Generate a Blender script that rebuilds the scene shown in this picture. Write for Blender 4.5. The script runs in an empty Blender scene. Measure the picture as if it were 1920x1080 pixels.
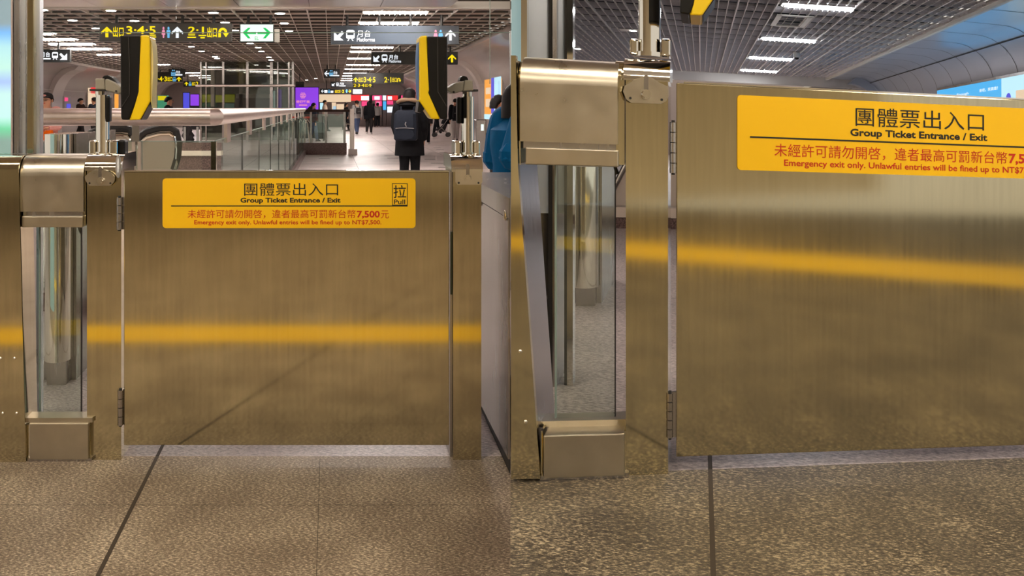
import bpy, bmesh, math, random
from mathutils import Vector, Matrix
random.seed(7)
sc = bpy.context.scene

# ------------------------------------------------------------------ camera
F = 1500.0                      # focal length in pixels of the 1920-wide frame
CX, CY, HC = 960.0, 202.0, 1.26 # optical axis in the frame, eye height above the left floor
cam_d = bpy.data.cameras.new('camera')
cam = bpy.data.objects.new('camera', cam_d)
sc.collection.objects.link(cam)
cam.location = (0, 0, HC)
cam.rotation_euler = (math.pi / 2, 0, 0)
cam_d.sensor_fit = 'HORIZONTAL'
cam_d.sensor_width = 36.0
cam_d.lens = F / 1920.0 * 36.0
cam_d.shift_y = (CY - 540.0) / 1920.0
cam_d.clip_start, cam_d.clip_end = 0.05, 200
sc.camera = cam

# ------------------------------------------------------------------ world, exposure
wd = bpy.data.worlds.new('station_air')
sc.world = wd
wd.use_nodes = True
bg = wd.node_tree.nodes['Background']
bg.inputs[0].default_value = (1.0, 0.92, 0.81, 1)
bg.inputs[1].default_value = 0.30
sc.view_settings.view_transform = 'Standard'
sc.view_settings.look = 'None'
sc.view_settings.gamma = 1.0
sc.view_settings.use_curve_mapping = False
sc.view_settings.exposure = 1.35
sc.cycles.max_bounces = 6
sc.cycles.diffuse_bounces = 3
sc.cycles.glossy_bounces = 4
sc.cycles.transparent_max_bounces = 12
sc.cycles.sample_clamp_indirect = 4.0
sc.cycles.caustics_reflective = False
sc.cycles.caustics_refractive = False
LAMP_HALL = 26.0      # brightness of the fluorescent troffers of the left hall
LAMP_FRONT = 9.0      # of those over the gates
LAMP_RIGHT = 30.0     # of those of the right hall
LAMP_SPOT = 14.0       # of the round downlights

# ------------------------------------------------------------------ frames: u along the gate line, v up, w away from the viewer
class Frame:
    def __init__(s, O, U, V, W):
        s.O, s.U, s.V, s.W = Vector(O), Vector(U), Vector(V), Vector(W)
        m = Matrix((s.U, s.V, s.W)).transposed()
        s.inv = m.inverted()
    def pt(s, u, v, w):
        return s.O + s.U * u + s.V * v + s.W * w
    def ray(s, px, py, u=None, v=None, w=None):
        c = s.inv @ (Vector((0, 0, HC)) - s.O)
        d = s.inv @ Vector(((px - CX) / F, 1, (CY - py) / F))
        if u is not None: t = (u - c.x) / d.x
        elif v is not None: t = (v - c.y) / d.y
        else: t = (w - c.z) / d.z
        return c + d * t
    def rect(s, x0, y0, x1, y1, w):
        xm, ym = (x0 + x1) / 2, (y0 + y1) / 2
        return (s.ray(x0, ym, w=w).x, s.ray(x1, ym, w=w).x, s.ray(xm, y1, w=w).y, s.ray(xm, y0, w=w).y)
YL = F * HC / (862 - CY)
L = Frame((0, YL, 0), (1, 0, 0), (0, 0, 1), ((620 - CX) / F, 1, 0))
YR = 0.98 * F / 702
R = Frame(((1215 - CX) * YR / F, YR, HC + (CY - 890) * YR / F), (1, 0.1707, -0.042), (0, 0, 1), ((1314 - CX) / F, 1, (CY - 253) / F))
G = Frame((0, 0, 0), (1, 0, 0), (0, 0, 1), (0, 1, 0))       # plain metres: x, up, away

# ------------------------------------------------------------------ materials
M = {}
LIT = 0.40            # backlit signs, against the exposure
def mat(name, col, rough=0.5, metal=0.0, emit=0.0, spec=0.5, var=0.0, vscale=8.0, stretch=None, bump=0.0, ecol=None, coat=0.0):
    m = bpy.data.materials.new(name)
    m.use_nodes = True
    nt = m.node_tree
    b = nt.nodes['Principled BSDF']
    b.inputs['Base Color'].default_value = (*col, 1)
    b.inputs['Roughness'].default_value = rough
    b.inputs['Metallic'].default_value = metal
    b.inputs['Specular IOR Level'].default_value = spec
    if coat: b.inputs['Coat Weight'].default_value = coat
    if emit:
        if emit < 2: b.inputs['Base Color'].default_value = (*[c * 0.3 for c in col], 1)
        b.inputs['Emission Color'].default_value = (*(ecol or col), 1)
        b.inputs['Emission Strength'].default_value = emit * (LIT if emit < 2 else 1)
    if var or bump:
        tc = nt.nodes.new('ShaderNodeTexCoord'); mp = nt.nodes.new('ShaderNodeMapping')
        nz = nt.nodes.new('ShaderNodeTexNoise')
        nz.inputs['Scale'].default_value = vscale
        nz.inputs['Detail'].default_value = 6
        if stretch: mp.inputs['Scale'].default_value = stretch
        nt.links.new(tc.outputs['Object'], mp.inputs['Vector'])
        nt.links.new(mp.outputs['Vector'], nz.inputs['Vector'])
        if var:
            mx = nt.nodes.new('ShaderNodeMixRGB')
            mx.inputs['Color1'].default_value = (*[c * (1 - var) for c in col], 1)
            mx.inputs['Color2'].default_value = (*[min(1, c * (1 + var)) for c in col], 1)
            nt.links.new(nz.outputs['Fac'], mx.inputs['Fac'])
            nt.links.new(mx.outputs['Color'], b.inputs['Base Color'])
        if bump:
            bp = nt.nodes.new('ShaderNodeBump')
            bp.inputs['Strength'].default_value = bump
            bp.inputs['Distance'].default_value = 0.002
            nt.links.new(nz.outputs['Fac'], bp.inputs['Height'])
            nt.links.new(bp.outputs['Normal'], b.inputs['Normal'])
    M[name] = m
    return m

def lin(r, g, b):
    f = lambda c: (c / 255 / 12.92) if c <= 10 else ((c / 255 + 0.055) / 1.055) ** 2.4
    return (f(r), f(g), f(b))

def glass(name, tint, gl=0.06):
    m = bpy.data.materials.new(name); m.use_nodes = True
    nt = m.node_tree; nt.nodes.clear()
    o = nt.nodes.new('ShaderNodeOutputMaterial'); mx = nt.nodes.new('ShaderNodeMixShader')
    t = nt.nodes.new('ShaderNodeBsdfTransparent'); g = nt.nodes.new('ShaderNodeBsdfGlossy')
    t.inputs[0].default_value = (*tint, 1); g.inputs['Roughness'].default_value = 0.03
    g.inputs[0].default_value = (0.9, 0.95, 0.92, 1)
    mx.inputs[0].default_value = gl
    nt.links.new(t.outputs[0], mx.inputs[1]); nt.links.new(g.outputs[0], mx.inputs[2])
    nt.links.new(mx.outputs[0], o.inputs[0])
    M[name] = m

def steel(name, col, rough, streak, bump=0.06):
    """brushed stainless: streaks run up and down the sheet"""
    m = mat(name, col, rough, 1.0)
    nt = m.node_tree; b = nt.nodes['Principled BSDF']
    tc = nt.nodes.new('ShaderNodeTexCoord'); mp = nt.nodes.new('ShaderNodeMapping')
    mp.inputs['Scale'].default_value = streak
    nz = nt.nodes.new('ShaderNodeTexNoise'); nz.inputs['Scale'].default_value = 6; nz.inputs['Detail'].default_value = 5
    n2 = nt.nodes.new('ShaderNodeTexNoise'); n2.inputs['Scale'].default_value = 3; n2.inputs['Detail'].default_value = 3
    nt.links.new(tc.outputs['Object'], mp.inputs[0]); nt.links.new(mp.outputs[0], nz.inputs['Vector'])
    nt.links.new(tc.outputs['Object'], n2.inputs['Vector'])
    ad = nt.nodes.new('ShaderNodeMath'); ad.operation = 'ADD'
    nt.links.new(nz.outputs['Fac'], ad.inputs[0]); nt.links.new(n2.outputs['Fac'], ad.inputs[1])
    rr = nt.nodes.new('ShaderNodeMapRange')
    rr.inputs['From Min'].default_value = 0.6; rr.inputs['From Max'].default_value = 1.4
    rr.inputs['To Min'].default_value = rough * 0.8; rr.inputs['To Max'].default_value = rough * 1.25
    nt.links.new(ad.outputs[0], rr.inputs['Value']); nt.links.new(rr.outputs[0], b.inputs['Roughness'])
    mx = nt.nodes.new('ShaderNodeMixRGB')
    mx.inputs['Color1'].default_value = (*[c * 0.88 for c in col], 1)
    mx.inputs['Color2'].default_value = (*[min(1, c * 1.10) for c in col], 1)
    sb = nt.nodes.new('ShaderNodeMapRange')
    sb.inputs['From Min'].default_value = 0.6; sb.inputs['From Max'].default_value = 1.4
    nt.links.new(ad.outputs[0], sb.inputs['Value'])
    nt.links.new(sb.outputs[0], mx.inputs['Fac']); nt.links.new(mx.outputs[0], b.inputs['Base Color'])
    bp = nt.nodes.new('ShaderNodeBump'); bp.inputs['Strength'].default_value = bump; bp.inputs['Distance'].default_value = 0.001
    nt.links.new(n2.outputs['Fac'], bp.inputs['Height']); nt.links.new(bp.outputs[0], b.inputs['Normal'])
    return m

def stone(name, dark, mid, light, scale, rough, bump):
    """flecked granite"""
    m = mat(name, mid, rough)
    nt = m.node_tree; b = nt.nodes['Principled BSDF']
    tc = nt.nodes.new('ShaderNodeTexCoord'); mp = nt.nodes.new('ShaderNodeMapping')
    mp.inputs['Rotation'].default_value = (0, 0, 0.9); mp.inputs['Scale'].default_value = (1, 2.2, 1)
    n1 = nt.nodes.new('ShaderNodeTexNoise'); n1.inputs['Scale'].default_value = scale; n1.inputs['Detail'].default_value = 8; n1.inputs['Roughness'].default_value = 0.7
    n2 = nt.nodes.new('ShaderNodeTexNoise'); n2.inputs['Scale'].default_value = scale / 26; n2.inputs['Detail'].default_value = 4
    nt.links.new(tc.outputs['Object'], mp.inputs[0])
    nt.links.new(mp.outputs[0], n1.inputs['Vector']); nt.links.new(tc.outputs['Object'], n2.inputs['Vector'])
    a = nt.nodes.new('ShaderNodeMath'); a.operation = 'MULTIPLY_ADD'; a.inputs[1].default_value = 0.18
    nt.links.new(n2.outputs['Fac'], a.inputs[0])
    s = nt.nodes.new('ShaderNodeMath'); s.operation = 'MULTIPLY'; s.inputs[1].default_value = 1.02
    nt.links.new(n1.outputs['Fac'], s.inputs[0]); nt.links.new(s.outputs[0], a.inputs[2])
    cr = nt.nodes.new('ShaderNodeValToRGB')
    e = cr.color_ramp.elements
    e[0].position = 0.48; e[0].color = (*dark, 1); e[1].position = 0.76; e[1].color = (*light, 1)
    k = e.new(0.62); k.color = (*mid, 1)
    nt.links.new(a.outputs[0], cr.inputs[0]); nt.links.new(cr.outputs[0], b.inputs['Base Color'])
    bp = nt.nodes.new('ShaderNodeBump'); bp.inputs['Strength'].default_value = bump; bp.inputs['Distance'].default_value = 0.004
    nt.links.new(n1.outputs['Fac'], bp.inputs['Height']); nt.links.new(bp.outputs[0], b.inputs['Normal'])

steel('gate_steel', (0.58, 0.51, 0.335), 0.085, (14, 14, 0.7))
steel('cover_steel', (0.54, 0.485, 0.385), 0.30, (3, 3, 3), 0.0)
steel('grey_steel', (0.43, 0.40, 0.38), 0.24, (8, 8, 0.5))
steel('rail_steel', (0.82, 0.70, 0.64), 0.32, (3, 3, 3), 0.03)
mat('chrome', (0.80, 0.76, 0.68), 0.07, 1.0)
mat('dark_gap', (0.02, 0.018, 0.016), 0.6)
mat('latch_green', (0.04, 0.05, 0.02), 0.4)
mat('black_plastic', (0.008, 0.007, 0.006), 0.45, spec=0.2, var=0.2)
mat('yellow_plastic', lin(244, 205, 4), 0.35, var=0.03)
mat('putty_plastic', lin(150, 142, 126), 0.45, var=0.05)
mat('sign_yellow', lin(255, 198, 2), 0.45, var=0.03, vscale=3)
mat('ink_black', (0.012, 0.012, 0.010), 0.5)
mat('ink_red', lin(205, 45, 10), 0.5)
mat('paper_label', lin(235, 220, 150), 0.6)
mat('blue_label', lin(60, 110, 170), 0.5)
mat('floor_paint_yellow', lin(255, 205, 20), 0.5, var=0.05)
stone('granite_front_shaded', lin(86, 71, 56), lin(145, 126, 105), lin(246, 228, 196), 95, 0.5, 0.28)  # front stones darker, hall stone lighter: shade at the gate line put into colour
stone('granite_front_grey_shaded', lin(48, 41, 33), lin(97, 85, 68), lin(205, 186, 150), 95, 0.5, 0.28)
stone('hall_floor_lit', lin(150, 136, 132), lin(204, 188, 182), lin(240, 226, 220), 60, 0.4, 0.05)
stone('granite_brown', lin(58, 40, 38), lin(104, 78, 74), lin(150, 120, 112), 60, 0.35, 0.05)
mat('joint', lin(62, 52, 40), 0.7)
mat('slot', (0.03, 0.025, 0.022), 0.6)
mat('grid_left', lin(244, 226, 216), 0.5, var=0.05)
mat('grid_right', lin(222, 216, 218), 0.5, var=0.05)
mat('grid_edge', lin(240, 230, 222), 0.5)
mat('void_dark', lin(66, 57, 53), 0.8)
mat('void_black', (0.02, 0.02, 0.022), 0.8)
mat('soffit_panel', (0.70, 0.62, 0.56), 0.30, 0.85, var=0.06, vscale=2)
mat('soffit_cool', lin(206, 214, 226), 0.28, 0.5, var=0.04, vscale=2)
mat('vault_panel', (0.66, 0.58, 0.55), 0.28, 0.15, var=0.08, vscale=1.5)
mat('rib_panel', (0.92, 0.85, 0.81), 0.35, 0.3)
mat('wall_back', lin(222, 204, 172), 0.6, var=0.08, vscale=1.0)
mat('divider', lin(150, 140, 130), 0.6, var=0.05)
mat('sign_black', (0.016, 0.016, 0.018), 0.4)
mat('sign_grey', lin(84, 80, 76), 0.35)
mat('sign_blue_grey', lin(62, 72, 84), 0.25)
mat('lit_white', (1, 1, 1), 0.5, emit=1.0, ecol=(0.86, 0.92, 1.0))
mat('lit_yellow', lin(255, 225, 0), 0.5, emit=1.0)
mat('lit_pink', lin(240, 150, 180), 0.5, emit=0.9)
mat('lit_blue', lin(110, 190, 240), 0.5, emit=0.9)
mat('lit_green', lin(0, 205, 95), 0.5, emit=0.9)
mat('lit_panel', lin(238, 255, 246), 0.5, emit=1.0)
mat('lamp_hall', (1, 1, 1), 0.5, emit=LAMP_HALL, ecol=(1.0, 0.90, 0.84))
mat('lamp_front', (1, 1, 1), 0.5, emit=LAMP_FRONT, ecol=(1.0, 0.90, 0.76))
mat('lamp_line_added', (1, 1, 1), 0.5, emit=2.0, ecol=(1.0, 0.86, 0.84))
mat('lamp_right', (1, 1, 1), 0.5, emit=LAMP_RIGHT, ecol=(0.88, 0.93, 1.0))
mat('lamp_spot', (1, 1, 1), 0.5, emit=LAMP_SPOT, ecol=(1.0, 0.92, 0.84))
mat('white_metal', lin(226, 220, 212), 0.4)
mat('vent_grey', lin(235, 230, 218), 0.5)
mat('purple_lit', lin(150, 70, 235), 0.5, emit=0.8, ecol=lin(150, 70, 240))
mat('red_lit', lin(240, 50, 50), 0.5, emit=0.9)
mat('pinkred_lit', lin(245, 70, 130), 0.5, emit=0.9)
mat('orange_lit', lin(250, 165, 60), 0.5, emit=0.9)
mat('cream_lit', lin(250, 220, 185), 0.5, emit=0.75)
mat('sky_lit', lin(70, 175, 235), 0.5, emit=0.95)
mat('pale_sky_lit', lin(190, 235, 250), 0.5, emit=0.95)
mat('indigo_lit', lin(80, 80, 215), 0.5, emit=0.9)
mat('door_blue_lit', lin(95, 150, 205), 0.5, emit=0.55)
mat('door_green_lit', lin(60, 160, 125), 0.5, emit=0.55)
mat('door_pale_lit', lin(170, 200, 200), 0.5, emit=0.5)
mat('yellow_fascia', lin(240, 220, 20), 0.5, emit=0.7)
mat('green_glow', lin(80, 170, 130), 0.5, emit=0.5)
mat('shop_grey', lin(196, 180, 174), 0.4, 0.2, var=0.06)
mat('shop_dark', lin(120, 104, 100), 0.5)
mat('poster_white', lin(210, 205, 215), 0.5)
glass('clear_glass', (0.93, 0.97, 0.94), 0.07)
glass('rail_glass', (0.88, 0.94, 0.91), 0.10)
glass('lift_glass', (0.60, 0.64, 0.60), 0.07)
steel('cool_steel', (0.74, 0.77, 0.82), 0.28, (6, 6, 0.5))
glass('screen_glass', (0.985, 0.99, 0.985), 0.02)
mat('glass_edge', lin(150, 168, 158), 0.3)
mat('rubber', (0.02, 0.018, 0.018), 0.5)
mat('cream_panel', lin(226, 208, 190), 0.5)
mat('skin', lin(205, 150, 118), 0.55)
mat('hair_black', (0.012, 0.010, 0.010), 0.5, spec=0.12)
mat('hair_brown', lin(60, 36, 30), 0.5, spec=0.12)
mat('cloth_black', (0.010, 0.010, 0.012), 0.85, var=0.3, vscale=20, spec=0.12)
mat('cloth_navy', lin(34, 38, 48), 0.7, var=0.2, vscale=20, spec=0.12)
mat('cloth_grey', lin(150, 146, 144), 0.8, var=0.15, vscale=20, spec=0.12)
mat('cloth_stone', lin(190, 180, 176), 0.8, var=0.1, vscale=20, spec=0.12)
mat('cloth_dark', lin(48, 44, 44), 0.8, var=0.2, vscale=20, spec=0.12)
mat('cloth_jeans', lin(70, 82, 110), 0.8, var=0.15, vscale=20, spec=0.12)
mat('cloth_pink', lin(240, 170, 160), 0.8, var=0.1, vscale=20, spec=0.12)
mat('cloth_blue', lin(4, 92, 140), 0.75, var=0.25, vscale=14, bump=0.6, spec=0.12)
mat('cloth_brown', lin(70, 52, 46), 0.8, var=0.2, vscale=20, spec=0.12)
mat('cloth_orange', lin(250, 110, 10), 0.6, spec=0.12)
mat('cloth_cream', lin(222, 200, 180), 0.8, var=0.1, vscale=20, spec=0.12)
mat('fur', lin(150, 122, 98), 0.95, var=0.35, vscale=60, bump=1.0)
mat('mask_white', lin(220, 222, 225), 0.8)
mat('shoe', lin(60, 56, 56), 0.6)
mat('shoe_white', lin(215, 210, 208), 0.6)

# ------------------------------------------------------------------ mesh builder
class MB:
    def __init__(s, fr=G):
        s.f = fr
        s.bm = bmesh.new()
    def add(s, verts, faces):
        vs = [s.bm.verts.new(s.f.pt(*v)) for v in verts]
        for f in faces:
            try: s.bm.faces.new([vs[i] for i in f])
            except ValueError: pass
        return s
    def _tmp(s, t):
        t.verts.index_update()
        s.add([tuple(v.co) for v in t.verts], [[v.index for v in f.verts] for f in t.faces])
        t.free()
        return s
    def box(s, u0, u1, v0, v1, w0, w1, bev=0, seg=2):
        t = bmesh.new()
        c = [t.verts.new((u, v, w)) for w in (w0, w1) for v in (v0, v1) for u in (u0, u1)]
        for f in ((0, 1, 3, 2), (4, 6, 7, 5), (0, 4, 5, 1), (2, 3, 7, 6), (0, 2, 6, 4), (1, 5, 7, 3)):
            t.faces.new([c[i] for i in f])
        if bev:
            bmesh.ops.bevel(t, geom=t.edges[:], offset=bev, segments=seg, affect='EDGES', profile=0.5)
        return s._tmp(t)
    def prism(s, pts, lo, hi, plane='uv', bev=0):
        """polygon in a plane, pushed along the third axis"""
        def m(a, b, c):
            return {'uv': (a, b, c), 'wv': (c, b, a), 'uw': (a, c, b)}[plane]
        n = len(pts)
        t = bmesh.new()
        A = [t.verts.new(m(a, b, lo)) for a, b in pts]
        B = [t.verts.new(m(a, b, hi)) for a, b in pts]
        t.faces.new(A); t.faces.new(B[::-1])
        for i in range(n):
            j = (i + 1) % n
            t.faces.new((A[i], B[i], B[j], A[j]))
        if bev:
            bmesh.ops.bevel(t, geom=t.edges[:], offset=bev, segments=2, affect='EDGES', profile=0.5)
        return s._tmp(t)
    def rings(s, rr, cap=True):
        """loft through rings of points"""
        n = len(rr[0]); vs = [p for r in rr for p in r]; fs = []
        for i in range(len(rr) - 1):
            for j in range(n):
                k = (j + 1) % n
                fs.append((i * n + j, i * n + k, (i + 1) * n + k, (i + 1) * n + j))
        if cap:
            fs.append(tuple(range(n))); fs.append(tuple((len(rr) - 1) * n + j for j in range(n))[::-1])
        return s.add(vs, fs)
    def tube(s, path, r, seg=12, closed=False, cap=True):
        P = [Vector(p) for p in path]
        rad = r if isinstance(r, (list, tuple)) else [r] * len(P)
        rr = []; up = None
        for i, p in enumerate(P):
            a = P[(i - 1) % len(P)] if (closed or i > 0) else p
            b = P[(i + 1) % len(P)] if (closed or i < len(P) - 1) else p
            d = (b - a).normalized()
            if up is None:
                up = Vector((0, 1, 0)) if abs(d.y) < 0.9 else Vector((1, 0, 0))
            x = d.cross(up)
            if x.length < 1e-4: x = d.cross(Vector((0, 0, 1)))
            x.normalize(); y = x.cross(d).normalized(); up = y
            rr.append([tuple(p + x * (rad[i] * math.cos(k * 2 * math.pi / seg)) + y * (rad[i] * math.sin(k * 2 * math.pi / seg))) for k in range(seg)])
        if closed: rr.append(rr[0]); cap = False
        return s.rings(rr, cap)
    def ell(s, c, r, seg=14, rin=9, lo=-1.0, hi=1.0, power=1.0):
        """ellipsoid (or the slice of one between lo and hi along v)"""
        rr = []
        for i in range(rin):
            h = lo + (hi - lo) * i / (rin - 1)
            a = math.asin(max(-1, min(1, h))) if rin < 3 else (math.asin(lo) + (math.asin(hi) - math.asin(lo)) * i / (rin - 1))
            q = max(0.02, math.cos(a)) ** power
            rr.append([(c[0] + r[0] * q * math.cos(k * 2 * math.pi / seg), c[1] + r[1] * math.sin(a), c[2] + r[2] * q * math.sin(k * 2 * math.pi / seg)) for k in range(seg)])
        return s.rings(rr)
    def disc(s, c, r, h, axis='v', seg=20):
        d = {'u': (h, 0, 0), 'v': (0, h, 0), 'w': (0, 0, h)}[axis]
        return s.tube([c, (c[0] + d[0], c[1] + d[1], c[2] + d[2])], r, seg)

ROOT = {}
def emp(o): return ROOT.get(o.name, Vector((0, 0, 0)))
def link(o): sc.collection.objects.link(o)
def tag(o, label=None, cat=None, group=None, kind=None):
    if label: o['label'] = label
    if cat: o['category'] = cat
    if group: o['group'] = group
    if kind: o['kind'] = kind
    return o
def thing(name, label, cat, base, group=None):
    o = bpy.data.objects.new(name, None); link(o)
    o.empty_display_size = 0.05
    o.location = base
    ROOT[o.name] = Vector(base)
    return tag(o, label, cat, group)
def mesh_of(name, mb, m, origin, smooth):
    bm = mb.bm
    bmesh.ops.remove_doubles(bm, verts=bm.verts[:], dist=1e-6)
    bmesh.ops.recalc_face_normals(bm, faces=bm.faces[:])
    for v in bm.verts: v.co -= origin
    if smooth:
        for f in bm.faces: f.smooth = True
        for e in bm.edges:
            if len(e.link_faces) == 2 and e.calc_face_angle(0) > 0.45: e.smooth = False
            elif len(e.link_faces) != 2: e.smooth = False
        flat = [] if str(m).startswith(('cloth', 'hair', 'fur', 'shoe')) else [f for f in bm.faces if any(e.smooth and len(e.link_faces) == 2 and f.calc_area() > 7 * min(g.calc_area() for g in e.link_faces) for e in f.edges)]
        for f in flat: f.smooth = False         # sheet stays plane beside its rounded edge
    me = bpy.data.meshes.new(name); bm.to_mesh(me); bm.free()
    me.materials.append(M[m] if isinstance(m, str) else m)
    return me
def part(name, mb, m, parent, label=None, smooth=True):
    r = ROOT[parent.name]
    o = bpy.data.objects.new(name, mesh_of(name, mb, m, r, smooth)); link(o)
    o.parent = parent
    ROOT[o.name] = r
    if label: o['label'] = label
    return o
def solo(name, mb, m, label=None, cat=None, group=None, kind=None, origin=None, smooth=True):
    bm = mb.bm
    if origin is None:
        xs = [v.co.x for v in bm.verts]; ys = [v.co.y for v in bm.verts]; zs = [v.co.z for v in bm.verts]
        origin = Vector(((min(xs) + max(xs)) / 2, (min(ys) + max(ys)) / 2, min(zs)))
    o = bpy.data.objects.new(name, mesh_of(name, mb, m, origin, smooth)); link(o)
    o.location = origin
    ROOT[o.name] = Vector(origin)
    return tag(o, label, cat, group, kind)
def struct(name, mb, m, smooth=False):
    return solo(name, mb, m, kind='structure', origin=Vector((0, 0, 0)), smooth=smooth)

# ------------------------------------------------------------------ writing and pictograms
_tc = {}
def text_bm(string, bold):
    key = (string, bold)
    if key not in _tc:
        cu = bpy.data.curves.new('t', 'FONT'); cu.body = string; cu.size = 1.0; cu.resolution_u = 3
        cu.offset = bold; cu.fill_mode = 'FRONT'
        ob = bpy.data.objects.new('t', cu); link(ob)
        dg = bpy.context.evaluated_depsgraph_get()
        me = bpy.data.meshes.new_from_object(ob.evaluated_get(dg))
        vs = [(v.co.x, v.co.y) for v in me.vertices]; fs = [list(p.vertices) for p in me.polygons]
        bpy.data.objects.remove(ob); bpy.data.curves.remove(cu); bpy.data.meshes.remove(me)
        xs = [v[0] for v in vs] or [0, 1]; ys = [v[1] for v in vs] or [0, 1]
        _tc[key] = (vs, fs, min(xs), max(xs), min(ys), max(ys))
    return _tc[key]
def text_mb(fr, string, u0, u1, v0, v1, w, bold=0.0, lean=0.0):
    vs, fs, a, b, c, d = text_bm(string, bold)
    mb = MB(fr)
    mb.add([(u0 + (x - a) / (b - a) * (u1 - u0) + lean * ((y - c) / (d - c) - 0.5), v0 + (y - c) / (d - c) * (v1 - v0), w) for x, y in vs], fs)
    return mb
UP_ARROW = [(0.5, 1), (1, 0.52), (1, 0.32), (0.63, 0.62), (0.63, 0), (0.37, 0), (0.37, 0.62), (0, 0.32), (0, 0.52)]
DIAG = [(0, 0), (0.95, 0), (0.95, 0.02), (0.62, 0.30), (1, 0.72), (0.80, 0.95), (0.36, 0.52), (0.05, 0.85), (0, 0.85)]
def arc(cx, cy, r, a0, a1, n, ry=None):
    return [(cx + r * math.cos(math.radians(a0 + (a1 - a0) * i / n)), cy + (ry or r) * math.sin(math.radians(a0 + (a1 - a0) * i / n))) for i in range(n + 1)]
def glyph(mb, kind, u0, u1, v0, v1, w, d=0.004):
    def pr(pts):
        mb.prism([(u0 + x * (u1 - u0), v0 + y * (v1 - v0)) for x, y in pts], w - d, w)
    if kind == 'up': pr(UP_ARROW)
    elif kind == 'left': pr([(1 - y, x) for x, y in UP_ARROW])
    elif kind == 'right': pr([(y, x) for x, y in UP_ARROW])
    elif kind == 'downleft': pr(DIAG)
    elif kind == 'downright': pr([(1 - x, y) for x, y in DIAG])
    elif kind == 'uturn':
        pr(arc(0.42, 0.55, 0.42, 180, 0, 8, 0.45) + [(0.84, 0.5), (1.05, 0.5), (0.72, 0), (0.40, 0.5), (0.60, 0.5)] + arc(0.42, 0.55, 0.18, 0, 180, 8, 0.2) + [(0.24, 0), (0, 0)])
    elif kind == 'train':
        pr([(0.05, 0.30), (0.05, 0.52), (0.95, 0.52), (0.95, 0.30), (0.82, 0.20), (0.18, 0.20)])
        pr([(0.05, 0.52), (0.17, 0.52), (0.17, 0.80), (0.05, 0.80)]); pr([(0.83, 0.52), (0.95, 0.52), (0.95, 0.80), (0.83, 0.80)])
        pr([(0.05, 0.78)] + [(0.95, 0.78), (0.92, 0.92), (0.75, 1), (0.25, 1), (0.08, 0.92)])
        pr([(0.30, 0.20), (0.42, 0.20), (0.30, 0), (0.16, 0)]); pr([(0.58, 0.20), (0.70, 0.20), (0.84, 0), (0.70, 0)])
    elif kind == 'man':
        pr(arc(0.5, 0.86, 0.24, 0, 342, 12, 0.14)); pr([(0.1, 0.70), (0.9, 0.70), (1, 0.40), (0.78, 0.38), (0.75, 0), (0.25, 0), (0.22, 0.38), (0, 0.40)])
    elif kind == 'woman':
        pr(arc(0.5, 0.86, 0.24, 0, 342, 12, 0.14)); pr([(0.2, 0.70), (0.8, 0.70), (1, 0.30), (0.72, 0.28), (0.68, 0), (0.32, 0), (0.28, 0.28), (0, 0.30)])
    elif kind == 'lift':
        pr([(0, 0), (1, 0), (1, 0.62), (0.88, 0.62), (0.88, 0.1), (0.12, 0.1), (0.12, 0.62), (0, 0.62)])
        pr(arc(0.3, 0.85, 0.14, 0, 342, 8)); pr(arc(0.7, 0.85, 0.14, 0, 342, 8))
        pr([(0.2, 0.16), (0.45, 0.16), (0.45, 0.55), (0.2, 0.55)]); pr([(0.55, 0.16), (0.8, 0.16), (0.8, 0.55), (0.55, 0.55)])
    elif kind == 'bar': pr([(0, 0), (1, 0), (1, 1), (0, 1)])

def reflection_ramp():  # poster reflection of the booth glass, put into a glowing colour ramp
    m = mat('advert_reflection', (0.2, 0.3, 0.4), 0.4)
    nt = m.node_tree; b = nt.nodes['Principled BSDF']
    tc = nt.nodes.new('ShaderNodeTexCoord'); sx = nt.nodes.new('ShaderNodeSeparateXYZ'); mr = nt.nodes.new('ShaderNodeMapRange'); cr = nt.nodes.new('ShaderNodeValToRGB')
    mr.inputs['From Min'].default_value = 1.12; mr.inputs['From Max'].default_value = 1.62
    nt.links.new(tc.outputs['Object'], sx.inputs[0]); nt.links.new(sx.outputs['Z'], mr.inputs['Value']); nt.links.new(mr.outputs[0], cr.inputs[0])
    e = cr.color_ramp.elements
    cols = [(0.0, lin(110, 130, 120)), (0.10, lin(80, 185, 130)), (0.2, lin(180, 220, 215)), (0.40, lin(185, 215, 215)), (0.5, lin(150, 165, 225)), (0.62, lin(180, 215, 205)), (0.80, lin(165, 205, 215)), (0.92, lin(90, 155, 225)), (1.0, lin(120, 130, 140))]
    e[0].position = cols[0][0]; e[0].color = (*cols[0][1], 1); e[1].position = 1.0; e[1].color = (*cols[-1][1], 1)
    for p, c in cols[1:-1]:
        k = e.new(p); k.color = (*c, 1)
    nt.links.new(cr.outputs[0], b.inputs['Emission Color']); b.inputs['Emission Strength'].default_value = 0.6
reflection_ramp()

# ================================================================== THE SETTING
XB = -0.0035                       # the line where the left place ends and the right place begins
WEND = 56 - YL
def rpoly(w0, w1, u1):             # right-hand floor or roof outline, starting at the dividing line
    ub = lambda w: (XB - R.O.x - R.W.x * w)
    return [(ub(w0), w0), (u1, w0), (u1, w1), (ub(w1), w1)]
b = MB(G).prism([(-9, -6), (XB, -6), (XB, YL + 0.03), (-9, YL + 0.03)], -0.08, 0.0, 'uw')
floor_front = struct('floor', b, 'granite_front_shaded')
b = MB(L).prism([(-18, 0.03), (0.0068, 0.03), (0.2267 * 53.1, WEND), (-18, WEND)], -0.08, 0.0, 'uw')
floor_hall = struct('floor', b, 'hall_floor_lit')
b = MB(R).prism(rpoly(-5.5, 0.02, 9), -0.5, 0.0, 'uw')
floor_right = struct('floor', b, 'granite_front_grey_shaded')
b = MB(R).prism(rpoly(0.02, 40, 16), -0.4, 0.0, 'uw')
floor_right_hall = struct('floor', b, 'hall_floor_lit')
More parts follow.
